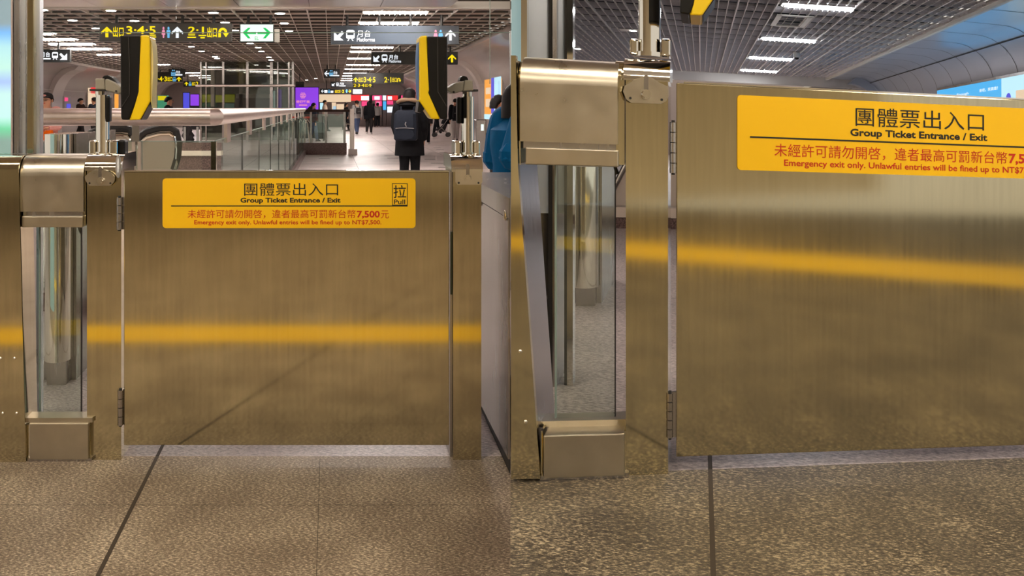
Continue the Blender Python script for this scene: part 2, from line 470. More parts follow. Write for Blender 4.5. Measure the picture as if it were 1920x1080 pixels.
# joints between the granite slabs
b = MB(L)
j = L.ray(243, 960, v=0).x
b.box(j - 0.006, j + 0.006, 0.0, 0.0012, -4, 0.028)
w = L.ray(480, 947, v=0).z
b.box(-8, -0.05 - 0.2267 * 0.33, 0.0, 0.0004, w - 0.0005, w + 0.0005)
j2 = L.ray(597, 960, v=0).x
b.box(j2 - 0.0008, j2 + 0.0008, 0.0, 0.0004, -4, 0.028)
part('joint', b, 'joint', floor_front)
b = MB(L); b.box(j - 0.006, j + 0.006, 0, 0.0012, 0.031, 6); b.box(-8, 0.0, 0, 0.001, 2.9, 2.905); b.box(-8, 0.0, 0, 0.001, 4.4, 4.405)
for k in range(7):
    uu = j + 1.2 * (k - 3)
    if k != 3: b.box(uu - 0.003, uu + 0.003, 0, 0.001, 4.4 if uu > -1 else 0.05, 45)
for k in range(14):
    b.box(-9, 0.2 + 0.2267 * (6 + 3 * k) - 0.3, 0, 0.001, 6 + 3 * k, 6.006 + 3 * k)
part('joint', b, 'joint', floor_hall)
b = MB(R); jr = R.ray(1334, 960, v=0).x
b.box(jr - 0.006, jr + 0.006, 0.0, 0.0012, -4, 0.019)
part('joint', b, 'joint', floor_right)
b = MB(R); b.box(jr - 0.006, jr + 0.006, 0.0, 0.0012, 0.021, 6)
part('joint', b, 'joint', floor_right_hall)
# dark drain slots in the hall floor
for x0, x1, y in ((721, 739, 292), (726, 747, 296.5), (796, 816, 299), (808, 831, 306), (822, 842, 314), (813, 826, 277), (818, 832, 280.5), (824, 841, 286), (600, 620, 292.5), (598, 619, 297.5)):
    a, c = L.ray(x0, y, v=0), L.ray(x1, y, v=0)
    part('drain_slot', MB(L).box(a.x, c.x, 0.0, 0.002, a.z - 0.05, a.z + 0.05), 'slot', floor_hall)

# yellow line painted on the floor before the gates (seen only mirrored in the steel)
def mirror_floor(fr, px, py):
    o = Vector((0, 0, HC)); d = Vector(((px - CX) / F, 1, (CY - py) / F))
    n = fr.U.cross(fr.V).normalized()
    t = (fr.O - o).dot(n) / d.dot(n); h = o + d * t
    d = d - 2 * d.dot(n) * n
    m = fr.U.cross(fr.W).normalized()
    t = (fr.O - h).dot(m) / d.dot(m)
    return h + d * t
a, c = mirror_floor(L, 520, 641), mirror_floor(L, 520, 610)
b = MB(G).prism([(-7, a.y + .02), (XB, a.y), (XB, c.y), (-7, c.y + .02)], 0.0, 0.0015, 'uw')
part('painted_line', b, 'floor_paint_yellow', floor_front, 'yellow painted line')
q = [R.inv @ (mirror_floor(R, px, py) - R.O) for px, py in ((1270, 489), (1700, 522), (1700, 488), (1270, 461))]
def ext(p, r, t): return (p.x + (r.x - p.x) * t, p.z + (r.z - p.z) * t)
def cutb(p, r):                    # where the line meets the dividing line
    g = lambda t: ext(p, r, t)[0] - (XB - R.O.x - R.W.x * ext(p, r, t)[1])
    return g(0) / (g(0) - g(1))
ta, tb = cutb(q[0], q[1]), cutb(q[3], q[2])
b = MB(R).prism([ext(q[0], q[1], ta), ext(q[0], q[1], 3), ext(q[3], q[2], 3), ext(q[3], q[2], tb)], 0.0, 0.0015, 'uw')
part('painted_line', b, 'floor_paint_yellow', floor_right, 'yellow painted line')

# the wall that parts the two halls
struct('wall_middle', MB(G).prism([(XB - 0.012, 6.6), (XB - 0.0080, 6.6), (XB - 0.088, 56), (XB - 0.094, 56)], -0.05, 4.2, 'uw'), 'divider')
# behind the viewer
struct('wall_back', MB(G).box(-9, 9, -0.05, 3.2, -6.2, -6.0), 'wall_back')

# ---- left hall ceiling: egg-crate blades under a dark void
CL = 3.0
UL, UR, W0 = -10.45, 3.14, 13.7 - YL
umax = lambda w: min(UR, 0.2267 * w - 0.03)
wmin = lambda u: max(W0, (u + 0.03) / 0.2267 + 0.05)
b = MB(L)
u = UL; k = 0
while u < UR:
    t = 0.013 if k % 4 == 0 else 0.006
    b.box(u - t, u + t, CL - (0.012 if k % 4 == 0 else 0.0), CL + 0.03, wmin(u), WEND)
    u += 0.335; k += 1
part_grid = struct('ceiling', b, 'grid_edge')
b = MB(L); bd = MB(L); w = W0; k = 0
while w < WEND:
    (bd if k % 2 else b).box(UL, umax(w), CL + 0.004, CL + (0.024 if k % 2 else 0.044), w, w + 0.02)
    w += 0.29 if k % 2 else 0.34
    k += 1
struct('ceiling', bd, 'void_dark')  # every second cross blade dark: shade between the blades put into colour
struct('ceiling', b, 'grid_left')
struct('ceiling', MB(L).prism([(UL, W0), (umax(W0), W0), (UR, 14.1), (UR, WEND), (UL, WEND)], CL + 0.16, CL + 0.2, 'uw'), 'void_dark')
# polished soffit before the grid and over the gates
b = MB(L)
for k in range(12):
    b.prism([(-13 + 1.2 * k, 6.2), (-13 + 1.2 * k + 1.19, 6.2), (-13 + 1.2 * k + 1.19, W0 - 0.01), (-13 + 1.2 * k, W0 - 0.01)], CL - 0.02, CL + 0.05, 'uw')
b.box(UL - 1, UR - 0.6, CL - 0.05, CL + 0.08, W0 - 0.02, W0 + 0.05)
struct('ceiling', b, 'soffit_panel')
struct('ceiling', MB(G).box(-9, 7, CL + 0.05, CL + 0.12, -6, 9.0), 'soffit_panel')
# rim trims
struct('trim_1', MB(L).box(UR, UR + 0.09, CL - 0.08, CL + 0.05, 14.0, WEND), 'rail_steel')
struct('trim_2', MB(L).box(UL - 0.09, UL, CL - 0.08, CL + 0.05, 14.0, WEND), 'rail_steel')

# ---- vaulted side walls
def vault(sgn, ue, flat, rad, name, m, clip):
    """profile: flat soffit, quarter arch, straight wall"""
    p = [(ue, CL), (ue + sgn * flat, CL)]
    for i in range(1, 11):
        a = math.pi / 2 * i / 10
        p.append((ue + sgn * (flat + rad * math.sin(a)), CL - 1.3 * (1 - math.cos(a))))
    p.append((p[-1][0] + sgn * 0.03, 0.0))
    b = MB(L); n = len(p); vs = []; fs = []
    for u, v in p:
        w0 = wmin(u) + 0.1 if clip else W0
        for i in range(8):
            vs.append((u, v, w0 + (WEND - w0) * i / 7))
    for i in range(n - 1):
        for jx in range(7):
            fs.append((i * 8 + jx, i * 8 + jx + 1, (i + 1) * 8 + jx + 1, (i + 1) * 8 + jx))
    b.add(vs, fs)
    return struct(name, b, m, True), p
wl, PL = vault(-1, UL - 0.09, 0.75, 1.1, 'wall_left', 'vault_panel', False)
wr, PR = vault(1, UR + 0.09, 0.45, 1.1, 'wall_right', 'vault_panel', True)
def rib(p, sgn, w, width, name='trim_3', dep=0.16, m='rib_panel'):
    b = MB(L)
    pr = [(u, v) for u, v in p[1:]] + [(u - sgn * dep, v - (dep if 0 < i < 11 else 0) * 0.9) for i, (u, v) in list(enumerate(p[1:]))[::-1]]
    b.prism(pr, w, w + width, 'uv')
    return struct(name, b, m, True)
rib(PL, -1, 30.4, 1.3, 'trim_3'); rib(PL, -1, 37.0, 0.7, 'trim_4'); rib(PL, -1, 44.5, 1.2, 'trim_5'); rib(PL, -1, 49.5, 1.6, 'trim_6')
rib(PR, 1, 25.4, 0.5, 'trim_7', 0.12); rib(PR, 1, 33, 0.6, 'trim_8', 0.12); rib(PR, 1, 42, 0.8, 'trim_9', 0.14)
b = MB(L)
for v in (0.55, 1.25, 2.0):
    b.box(PL[-1][0] + 0.01, PL[-1][0] + 0.05 + (0.12 if v > 1.9 else 0), v, v + 0.02, 20, WEND)
struct('trim_10', b, 'rib_panel')
struct('wall_far', MB(L).box(-13, 11.5, 0, 3.2, WEND, WEND + 0.2), 'shop_grey')

# ---- right hall ceiling
CR = 3.0
ur = (R.ray(1506, 165, v=CR).x + R.ray(1874, 0.5, v=CR).x) / 2
ubr = lambda w: XB - R.O.x - R.W.x * w + 0.03
w_far = R.ray(1400, 139, v=CR).z
b = MB(R); u = ur; k = 0
while u > -13:
    w0 = max(3.0, (XB - R.O.x + 0.03 - u) / R.W.x)
    if w0 < w_far:
        t = 0.012 if k % 4 == 0 else 0.006
        b.box(u - t, u + t, CR - 0.014 if k % 4 == 0 else CR, CR + 0.035, w0, w_far)
    u -= 0.16; k += 1
struct('ceiling', b, 'grid_edge')
b = MB(R); w = 3.0; k = 0
while w < w_far:
    b.box(ubr(w), ur, CR + 0.004, CR + 0.05, w, w + 0.012)
    w += 0.13 if k % 4 else 0.42
    k += 1
struct('ceiling', b, 'grid_right')
b = MB(R).prism([(ubr(2.9), 2.9), (ur, 2.9), (ur, w_far), (ubr(w_far), w_far)], CR + 0.14, CR + 0.2, 'uw')
struct('ceiling', b, 'void_black')
struct('ceiling', MB(R).prism(rpoly(-6, 2.9, 9), CR + 0.05, CR + 0.12, 'uw'), 'soffit_panel')
# rim, cool soffit, arched cove and wall
struct('trim_11', MB(R).box(ur, ur + 0.07, CR - 0.07, CR + 0.06, 2.9, w_far + 14), 'vent_grey')
def rvault():
    p = [(ur + 0.07, CR), (ur + 0.9, CR - 0.02)]
    for i in range(1, 9):
        a = math.pi / 2 * i / 8
        p.append((ur + 0.9 + 0.95 * math.sin(a), CR - 0.02 - 0.85 * (1 - math.cos(a))))
    p.append((p[-1][0] + 0.02, 0.0))
    return p
PRR = rvault()
b = MB(R); n = len(PRR); vs = []; fs = []
wn = 26
for u, v in PRR:
    for i in range(wn): vs.append((u, v, 2.9 + 1.3 * i))
for i in range(n - 1):
    for jx in range(wn - 1):
        fs.append((i * wn + jx, i * wn + jx + 1, (i + 1) * wn + jx + 1, (i + 1) * wn + jx))
struct('wall_right', b.add(vs, fs), 'soffit_cool', True)
b = MB(R)
for jx in range(1, 20):
    w = 2.9 + 1.3 * jx
    for (u, v), (u2, v2) in zip(PRR[:9], PRR[1:10]):
        b.add([(u - .002, v - .003, w), (u2 - .002, v2 - .003, w), (u2 - .002, v2 - .003, w + 0.02), (u - .002, v - .003, w + 0.02)], [(0, 1, 2, 3)])
u, v = PRR[4]
b.box(u - 0.03, u - 0.004, v - 0.012, v, 2.9, 36)
struct('trim_12', b, 'slot')
# the arched end of the cove beyond the lightbox
wa = R.ray(1640, 165, u=PRR[5][0]).z
b = MB(R)
pr = PRR[1:] + [(u - 0.22, v - 0.2 if v > 2.2 else v) for u, v in PRR[1:]][::-1]
b.prism(pr, wa, wa + 0.5, 'uv')
struct('trim_13', b, 'soffit_cool', True)
# far cross beam of the right hall
b = MB(R)
b.box(ubr(w_far), ur + 2, CR - 0.30, CR + 0.1, w_far, w_far + 0.25)
struct('trim_14', b, 'white_metal')
struct('wall_far', MB(R).box(ubr(34), ur + 3, 0, 3.4, 34, 34.2), 'shop_grey')

# ================================================================== THE GATES IN THE FOREGROUND
def wv_cover(u0, u1, v0, v1, w0, w1, r, fr, n=8):
    """a sheet with a rolled front top edge, pushed along the gate line"""
    pts = [(w0, v0)] + [(w0 + r - r * math.cos(math.pi / 2 * i / n), v1 - r + r * math.sin(math.pi / 2 * i / n)) for i in range(n + 1)] + [(w1, v1), (w1, v0)]
    return MB(fr).prism(pts, u0, u1, 'wv')
def poly(fr, pts, w):
    out = []
    for x, y in pts:
        p = fr.ray(x, y, w=w); out.append((p.x, p.y))
    return out
def ring_line(fr, x0, y0, x1, y1, w, t):
    u0, u1, v0, v1 = fr.rect(x0, y0, x1, y1, w)
    b = MB(fr)
    b.box(u0, u1, v0, v0 + t, w - 0.0006, w); b.box(u0, u1, v1 - t, v1, w - 0.0006, w)
    b.box(u0, u0 + t, v0, v1, w - 0.0006, w); b.box(u1 - t, u1, v0, v1, w - 0.0006, w)
    return b
def base_of(fr, x, y, w=0.0):
    p = fr.ray(x, y, w=w); return fr.pt(p.x, 0, w)

def gate_post(fr, label, x0, x1, ytop, ybot, yfl, plate, plate_mat, screw, holes, depth=0.20, r=0.055):
    """steel post with a rolled top, an adjusting plate, its screw and two rivets"""
    u0, u1, v0, v1 = fr.rect(x0, ytop, x1, ybot, 0.0)
    t = thing('gate_post', label, 'gate post', fr.pt((u0 + u1) / 2, 0, depth / 2))
    part('post_body', wv_cover(u0 + 0.002, u1 - 0.002, 0.0, v1 - 0.003, 0.0, depth - 0.01, r, fr), 'gate_steel', t)
    va = fr.ray((x0 + x1) / 2, yfl, w=0).y
    c = wv_cover(u0 - 0.004, u1 + 0.003, va, v1, -0.006, depth, r + 0.004, fr, 12)
    part('top_cover', c, 'chrome', t, 'polished rolled top cover')
    pl = part('adjusting_plate', MB(fr).prism(poly(fr, plate, -0.006), -0.012, -0.004), plate_mat, t)
    q = fr.ray(*screw, w=-0.012)
    b = MB(fr).disc((q.x, q.y, -0.024), 0.009, 0.012, 'w', 14); b.disc((q.x, q.y, -0.016), 0.013, 0.004, 'w', 14)
    part('screw', b, 'chrome', pl)
    part('slot', MB(fr).prism([(q.x + a, q.y + c) for a, c in arc(0, 0.045, 0.006, 0, 180, 6) + arc(0, 0.012, 0.006, 180, 360, 6)], -0.0125, -0.0118), 'grey_steel', pl)
    for h in holes:
        q = fr.ray(*h, w=-0.012); part('rivet', MB(fr).disc((q.x, q.y, -0.0135), 0.0035, 0.004, 'w', 10), 'dark_gap', pl)
    return t, u0, u1, v1

def hinge(fr, parent, x0, x1, y0, y1, n):
    u0, u1, v0, v1 = fr.rect(x0, y0, x1, y1, -0.004)
    hg = part('hinge', MB(fr).box(u0, u1 + 0.008, v0, v1, 0.004, 0.012), 'grey_steel', parent)
    uc = (u0 + u1) / 2; r = (u1 - u0) / 2 * 0.92; h = (v1 - v0) / n
    for k in range(n):
        part('knuckle', MB(fr).tube([(uc, v0 + k * h + 0.0012, 0.0), (uc, v0 + (k + 1) * h - 0.0012, 0.0)], r, 14), 'grey_steel', hg)
    part('pin', MB(fr).tube([(uc, v0 - 0.004, 0), (uc, v1 + 0.005, 0)], r * 0.55, 10), 'dark_gap', hg)

# ---------------------------------------------------------------- LEFT PLACE
# swing gate with its yellow notice
u0, u1, v0, v1 = L.rect(232, 322, 842.5, 835, 0.0)
gate = thing('swing_gate', 'wide low brushed steel swing gate whose yellow notice also shows a boxed Pull mark', 'gate', L.pt((u0 + u1) / 2, 0, 0.02))
part('gate_panel', MB(L).box(u0, u1, v0, v1, 0.0, 0.035, 0.003, 2), 'gate_steel', gate)
part('top_rail', MB(L).box(u0 + .002, u1 - .002, v1, v1 + 0.004, 0.001, 0.034), 'chrome', gate)
hinge(L, gate, 217.5, 229, 370, 431, 4)
hinge(L, gate, 219.5, 231, 731, 798, 4)
def notice(fr, parent, x0, y0, x1, y1, w, ctr=None):
    u0, u1, v0, v1 = fr.rect(x0, y0, x1, y1, w)
    b = MB(fr); r = 0.012; pts = []
    for cx, cy, a in ((u1 - r, v1 - r, 0), (u0 + r, v1 - r, 90), (u0 + r, v0 + r, 180), (u1 - r, v0 + r, 270)):
        pts += arc(cx, cy, r, a, a + 90, 5)
    b.prism(pts, w - 0.002, w)
    return part('notice', b, 'sign_yellow', parent, 'yellow notice with black and red lettering'), (u0, u1, v0, v1)
no, nr = notice(L, gate, 305, 334.5, 779, 427.5, -0.0003)
NW = -0.0030
def npt(fx, fy, x0=305, y0=334.5, x1=779, y1=427.5):      # place on the left notice -> share of its width and height
    return ((fx - x0) / (x1 - x0), (y1 - fy) / (y1 - y0))
# lines of writing: text, bold, ink, box in the left photograph's pixels
LINES = [('團體票出入口', 0.0, 'ink_black', 458, 343, 634, 367), ('Group Ticket Entrance / Exit', 0.03, 'ink_black', 451, 370.5, 638.5, 382.5),
         ('未經許可請勿開啓，違者最高可罰新台幣', 0.0, 'ink_red', 352, 393, 667, 409.5), ('7,500', 0.03, 'ink_red', 669, 395, 712, 410), ('元', 0.0, 'ink_red', 714, 394.5, 729, 409.5),
         ('Emergency exit only. Unlawful entries will be fined up to NT$7,500.', 0.015, 'ink_red', 364.5, 412.5, 715, 423)]
def write(fr, parent, nr, w, pull):
    u0, u1, v0, v1 = nr
    def bx(x0, y0, x1, y1):
        a, d = npt(x0, y0); c, e = npt(x1, y1)
        return u0 + a * (u1 - u0), u0 + c * (u1 - u0), v0 + e * (v1 - v0), v0 + d * (v1 - v0)
    for s, bold, ink, x0, y0, x1, y1 in LINES:
        part('lettering', text_mb(fr, s, *bx(x0, y0, x1, y1), w, bold), ink, parent, smooth=False)
    q = bx(321, 385, 764, 387)
    part('rule', MB(fr).box(q[0], q[1], q[2], q[3], w, w + 0.0004), 'ink_black', parent)
    if pull:
        q = bx(735, 343.5, 764, 385); t = 0.0022
        b = MB(fr)
        b.box(q[0], q[1], q[2], q[2] + t, w, w + 0.0004); b.box(q[0], q[1], q[3] - t, q[3], w, w + 0.0004)
        b.box(q[0], q[0] + t, q[2], q[3], w, w + 0.0004); b.box(q[1] - t, q[1], q[2], q[3], w, w + 0.0004)
        part('pull_box', b, 'ink_black', parent)
        part('lettering', text_mb(fr, '拉', *bx(737.5, 347, 761.5, 371), w, 0.006), 'ink_black', parent, smooth=False)
        part('lettering', text_mb(fr, 'Pull', *bx(738.5, 374, 759.5, 382.5), w, 0.01), 'ink_black', parent, smooth=False)
write(L, no, nr, NW, True)

# hinge post and its neighbours
pl_, *_ = gate_post(L, 'steel post left of the Pull gate, with the hinges beside it', 162, 228.5, 289, 865, 318,
    [(161, 338), (160, 331), (168, 323), (178, 318.5), (198, 318.5), (208, 323), (216, 331), (215, 340), (208, 348), (168, 348)], 'cover_steel', (187.5, 339), [(168, 343.5), (207, 343.5)])
b = MB(L); e = poly(L, [(221.5 + 5.5 * math.cos(k * math.pi / 10), 312 + 22 * math.sin(k * math.pi / 10)) for k in range(20)], -0.012)
part('end_cap', b.prism(e, -0.011, -0.007), 'cool_steel', pl_, 'grey oval end cap')
e = poly(L, [(221.5 + 2.2 * math.cos(k * math.pi / 10), 310 + 15 * math.sin(k * math.pi / 10)) for k in range(20)], -0.012)
part('cap_label', MB(L).prism(e, -0.0125, -0.0112), 'mask_white', pl_)
gate_post(L, 'steel latch post right of the Pull gate, beside the dark fare cabinet', 848.5, 903.5, 291, 859, 317,
    [(853, 317), (903, 317), (904, 341), (900, 346), (857, 346), (853, 341)], 'chrome', (877, 334), [(860, 343), (897, 343)])
# slim latch frame between gate and latch post
u0, u1, v0, v1 = L.rect(843.6, 266, 847.6, 859, 0.02)
t = thing('latch_frame', 'slim upright steel latch frame between gate edge and latch post', 'frame', L.pt((u0 + u1) / 2, 0, 0.06))
part('frame_bar', MB(L).box(u0, u1, 0, L.ray(846, 322, w=.02).y, 0.02, 0.12), 'grey_steel', t)
a = L.rect(844.6, 435, 848.2, 552, 0.012)
part('latch_slot', MB(L).box(a[0], a[1] - 0.001, a[2], a[3], 0.010, 0.02), 'latch_green', t, 'dark green latch slot')

def reader_pole(fr, label, x0, x1, ytop, ybot, wc, br, br_y, sleeve=None):
    """polished tube standing in a split bracket on the post top"""
    a = fr.ray(x0, (ytop + ybot) / 2, w=wc); c = fr.ray(x1, (ytop + ybot) / 2, w=wc)
    vt = fr.ray(x0, ytop, w=wc).y; vb = fr.ray(x0, ybot, w=wc).y
    uc = (a.x + c.x) / 2; r = (c.x - a.x) / 2
    t = thing('reader_pole', label, 'pole', fr.pt(uc, vb, wc))
    part('tube', MB(fr).tube([(uc, vb, wc), (uc, vt, wc)], r, 28), 'chrome', t)
    for xa, xb in br:
        q = fr.rect(xa, br_y[0], xb, br_y[1], wc - 0.02)
        part('bracket_jaw', MB(fr).box(q[0], q[1], vb + 0.001, q[3], wc - 0.03, wc + 0.045, 0.006, 2), 'chrome', t)
    b = MB(fr).disc((uc, vb, wc), r * 1.35, 0.012, 'v', 24)
    part('base_collar', b, 'chrome', t)
    if sleeve:
        q = fr.rect(*sleeve, wc - r)
        part('cable_sleeve', MB(fr).box(q[0], q[1], q[2], q[3], wc - r * 0.9, wc + r * 0.5, 0.006), 'black_plastic', t, 'black cable sleeve')
    return t, uc, r, vt
rp_, *_ = reader_pole(L, 'polished steel tube carrying the left card reader', 180, 206, 178, 290, 0.10, [(167.5, 180), (205, 221)], (263, 290), (196, 180, 205, 229))
q = L.rect(222, 262, 235, 330, 0.10)
part('cover_plate', MB(L).box(q[0], q[1], q[2], q[3], 0.09, 0.15, 0.008), 'black_plastic', rp_, 'black cover plate')
reader_pole(L, 'polished steel tube carrying the right card reader', 864.5, 888.5, 181, 291, 0.10, [(851, 864), (888.5, 900)], (264, 291), (857.5, 182, 866, 232))
def mount(fr, label, block, arm, knob, collar, hole, wc, mtl='putty_plastic'):
    p = fr.ray(*collar[0], w=wc)
    t = thing('reader_mount', label, 'mount', fr.pt(p.x, fr.ray(*collar[1], w=wc).y, wc))
    part('head_block', MB(fr).prism(poly(fr, block, wc - 0.04), wc - 0.04, wc + 0.04, 'uv', 0.004), mtl, t)
    part('arm', MB(fr).prism(poly(fr, arm, wc - 0.045), wc - 0.045, wc + 0.045, 'uv', 0.004), mtl, t)
    part('swivel_knob', MB(fr).prism(poly(fr, knob, wc - 0.02), wc - 0.03, wc + 0.03, 'uv', 0.003), 'black_plastic', t)
    a = fr.ray(*collar[0], w=wc); c = fr.ray(*collar[1], w=wc)
    part('neck', MB(fr).tube([(c.x, c.y, wc), (a.x, a.y, wc)], 0.018, 18), 'chrome', t)
    part('gasket', MB(fr).box(a.x - 0.03, a.x + 0.034, a.y - 0.004, a.y + 0.004, wc - 0.035, wc + 0.035), 'rubber', t)
    q = fr.ray(*hole, w=wc - 0.045)
    part('bolt_cap', MB(fr).disc((q.x, q.y, wc - 0.048), 0.004, 0.006, 'w', 12), 'rubber', t)
mount(L, 'putty coloured swivel mount behind the left card reader', [(178.5, 147), (195.5, 147), (197, 168), (178.5, 168)],
      [(196.5, 149), (201, 147.5), (215, 154), (226.5, 163), (227.5, 173), (222, 177), (197, 169)], [(192, 147), (196, 142), (203, 141), (211, 145), (221, 156), (227, 170), (225, 177), (222, 176), (222, 168), (213, 155), (201, 148)],
      [(188, 169), (188, 179)], (218, 171), 0.10)
mount(L, 'putty coloured swivel mount beside the right card reader', [(871, 150), (886.5, 150), (888, 169.5), (868, 171)],
      [(871, 151), (853, 156), (838, 166), (838, 171), (847, 172), (848, 175), (852, 176), (868, 170.5)], [(861, 152), (863, 145), (868, 142), (875, 144), (878, 150), (872, 151)],
      [(876, 170), (876, 181)], (850.5, 172.5), 0.10)
def reader(fr, label, black, yellow, face, tip, lines, wc, dep=0.05, facemat='paper_label'):
    xs = [p[0] for p in black]; ys = [p[1] for p in black]
    p = fr.ray(sum(xs) / len(xs), max(ys), w=wc)
    t = thing('card_reader', label, 'card reader', fr.pt(p.x, p.y, wc))
    part('back_shell', MB(fr).prism(poly(fr, black, wc - dep), wc - dep, wc + dep, 'uv', 0.005), 'black_plastic', t, 'black back shell')
    part('front_shell', MB(fr).prism(poly(fr, yellow, wc - dep), wc - dep - 0.001, wc + dep + 0.001, 'uv', 0.005), 'yellow_plastic', t, 'yellow front shell')
    part('face_panel', MB(fr).prism(poly(fr, face, wc - dep), wc - dep + 0.012, wc + dep - 0.012), facemat, t)
    if tip: part('lower_bezel', MB(fr).prism(poly(fr, tip, wc - dep), wc - dep + 0.004, wc + dep - 0.004), 'black_plastic', t)
    b = MB(fr)
    q = [fr.ray(x, y, w=wc - dep) for x, y in lines]
    b.tube([(a.x, a.y, wc - dep - 0.001) for a in q], 0.0016, 6)
    part('shell_seam', b, 'slot', t)
reader(L, 'black card reader with yellow front shell turned right, above the hinge post',
       [(225, 68), (226, 66.5), (262.7, 66), (262.7, 172), (241.5, 225), (228, 224.5), (226.5, 220)],
       [(262.8, 66), (277, 65.5), (281, 68), (281.8, 190), (263, 224.5), (242, 225.5), (262.8, 172.5)],
       [(281.5, 74), (284, 82), (286, 112), (285.5, 145), (284, 172), (283.5, 203), (281.5, 190)],
       [(281.8, 191), (266, 222), (263, 225), (266, 218)], [(241, 70), (243, 120), (243, 178), (227, 203)], 0.02)
reader(L, 'black card reader with yellow front shell turned left, above the latch post',
       [(801.5, 68), (838, 68.5), (839, 70), (839.3, 222), (837, 223.5), (826, 223.2), (803, 174), (801.5, 169)],
       [(786.2, 70), (789.5, 67), (801.4, 66.4), (801.4, 169), (802.8, 174), (825.8, 223.2), (809, 223.2), (786.2, 189)],
       [(786, 78), (784.5, 92), (783.5, 110), (784, 140), (785, 165), (786, 187)],
       [(786, 190), (783, 210), (790, 212), (796, 204)], [(820.5, 70), (821, 172), (837, 199)], 0.02, facemat='blue_label')

# paddle housing between the hinge post and the fare cabinet
def paddle_housing(fr, label, cover, lip, sides, yb_side, wf):
    u0, u1, v0, v1 = fr.rect(*cover, wf)
    t = thing('paddle_housing', label, 'gate housing', fr.pt((u0 + u1) / 2, v0, wf + 0.1))
    part('cover', wv_cover(u0, u1, v0, v1, wf, wf + 0.17, 0.07, fr, 12), 'cover_steel', t)
    q = fr.rect(*lip, wf)
    part('lower_lip', MB(fr).box(q[0], q[1], q[2], q[3], wf, wf + 0.16, 0.003), 'cover_steel', t)
    part('recess', MB(fr).box(u0 + 0.006, u1 - 0.006, q[3] - 0.004, v0 + 0.004, wf + 0.012, wf + 0.15), 'grey_steel', t)
    for xa, xb in sides:
        s = fr.rect(xa, cover[1] + 4, xb, yb_side, wf + 0.02)
        part('side_frame', wv_cover(s[0], s[1], s[2], s[3], wf + 0.02, wf + 0.18, 0.05, fr), 'gate_steel', t)
    # cable stub hanging from the corner
    q = fr.ray(lip[2] - 8, lip[3], w=wf + 0.1)
    part('cable', MB(fr).tube([(q.x, q.y + 0.01, wf + .1), (q.x + 0.004, q.y - 0.008, wf + .1), (q.x + 0.010, q.y - 0.022, wf + .1)], 0.005, 8), 'rubber', t, 'black cable stub')
    return t
paddle_housing(L, 'short rolled steel paddle housing between fare cabinet and hinge post, Pull gate side', (38, 293, 156.5, 397), (40.5, 405.5, 155, 426.5), [(36.8, 39.2), (151.5, 161)], 423, -0.012)
def glass_paddle(fr, label, x0, x1, y0, y1, w, edge=0.008):
    u0, u1, v0, v1 = fr.rect(x0, y0, x1, y1, w)
    t = thing('glass_paddle', label, 'glass panel', fr.pt((u0 + u1) / 2, v0, w))
    part('pane', MB(fr).box(u0 + .003, u1 - .003, v0, v1, w, w + 0.012), 'clear_glass', t)
    part('pane_edge', MB(fr).box(u0, u0 + 0.004, v0, v1, w, w + 0.012), 'glass_edge', t)
    part('pane_edge', MB(fr).box(u1 - 0.0025, u1, v0, v1, w, w + 0.012), 'slot', t)
    return t
glass_paddle(L, 'clear glass paddle under the housing left of the Pull gate', 73, 152.5, 426, 782, 0.06)
def paddle_base(fr, label, front, top_y, back, sides, sy, wf):
    u0, u1, v0, v1 = fr.rect(*front, wf)
    t = thing('threshold_box', label, 'gate base', fr.pt((u0 + u1) / 2, 0, wf + 0.08))
    wb = fr.ray((front[0] + front[2]) / 2, top_y, v=v1).z
    part('front_box', MB(fr).box(u0, u1, v0, v1, wf, wb, 0.003), 'cover_steel', t)
    for xa, xb in sides:
        s = fr.rect(xa, sy[0], xb, sy[1], wf + 0.015)
        part('side_cheek', MB(fr).box(s[0], s[1], 0, s[3], wf + 0.015, wb), 'gate_steel', t)
    part('kick_strip', MB(fr).box(u0 - 0.01, u1 + 0.01, 0, max(v0, 0.012), wf + 0.006, wb - 0.01), 'grey_steel', t)
    q = fr.ray(back[0], back[1], w=wb)
    part('sill', MB(fr).box(u0 - 0.02, u1 + 0.012, v1, v1 + 0.016, wb - 0.03, wb + 0.03), 'cover_steel', t)
paddle_base(L, 'low steel box under the glass paddle beside the hinge post', (54.5, 794, 165.5, 862), 786, (100, 780), [(49, 54), (164, 168)], (797, 865), -0.02)

# fare cabinet at the left edge
u = poly(L, [(-90, 293), (35, 293), (41, 500), (48.5, 866), (-90, 866)], -0.02)
t = thing('fare_cabinet', 'steel fare cabinet cut by the left border, with two pairs of rivets', 'fare gate', L.pt(u[0][0] + 0.1, 0, 0.04))
b = MB(L)
vt = u[0][1]; r = 0.05
rr = []
for k in range(9):
    a = math.pi / 2 * k / 8
    rr.append([(u[0][0], vt - r + r * math.sin(a), -0.02 + r - r * math.cos(a)), (u[1][0], vt - r + r * math.sin(a), -0.02 + r - r * math.cos(a))])
front = [[(u[4][0], 0, -0.02), (u[3][0], 0, -0.02)], [(u[4][0], u[2][1], -0.02), (u[2][0], u[2][1], -0.02)]] + rr + [[(u[0][0], vt, 0.10), (u[1][0], vt, 0.10)], [(u[4][0], u[2][1], 0.10), (u[2][0], u[2][1], 0.10)], [(u[4][0], 0, 0.10), (u[3][0], 0, 0.10)]]
vs = [p for q in front for p in q]; n = len(front)
fs = [(2 * i, 2 * i + 1, 2 * ((i + 1) % n) + 1, 2 * ((i + 1) % n)) for i in range(n)] + [tuple(2 * i for i in range(n)), tuple(2 * i + 1 for i in range(n))[::-1]]
b.add(vs, fs)
part('cabinet_shell', b, 'gate_steel', t)
q = L.rect(-60, 430, 61, 800, 0.11)
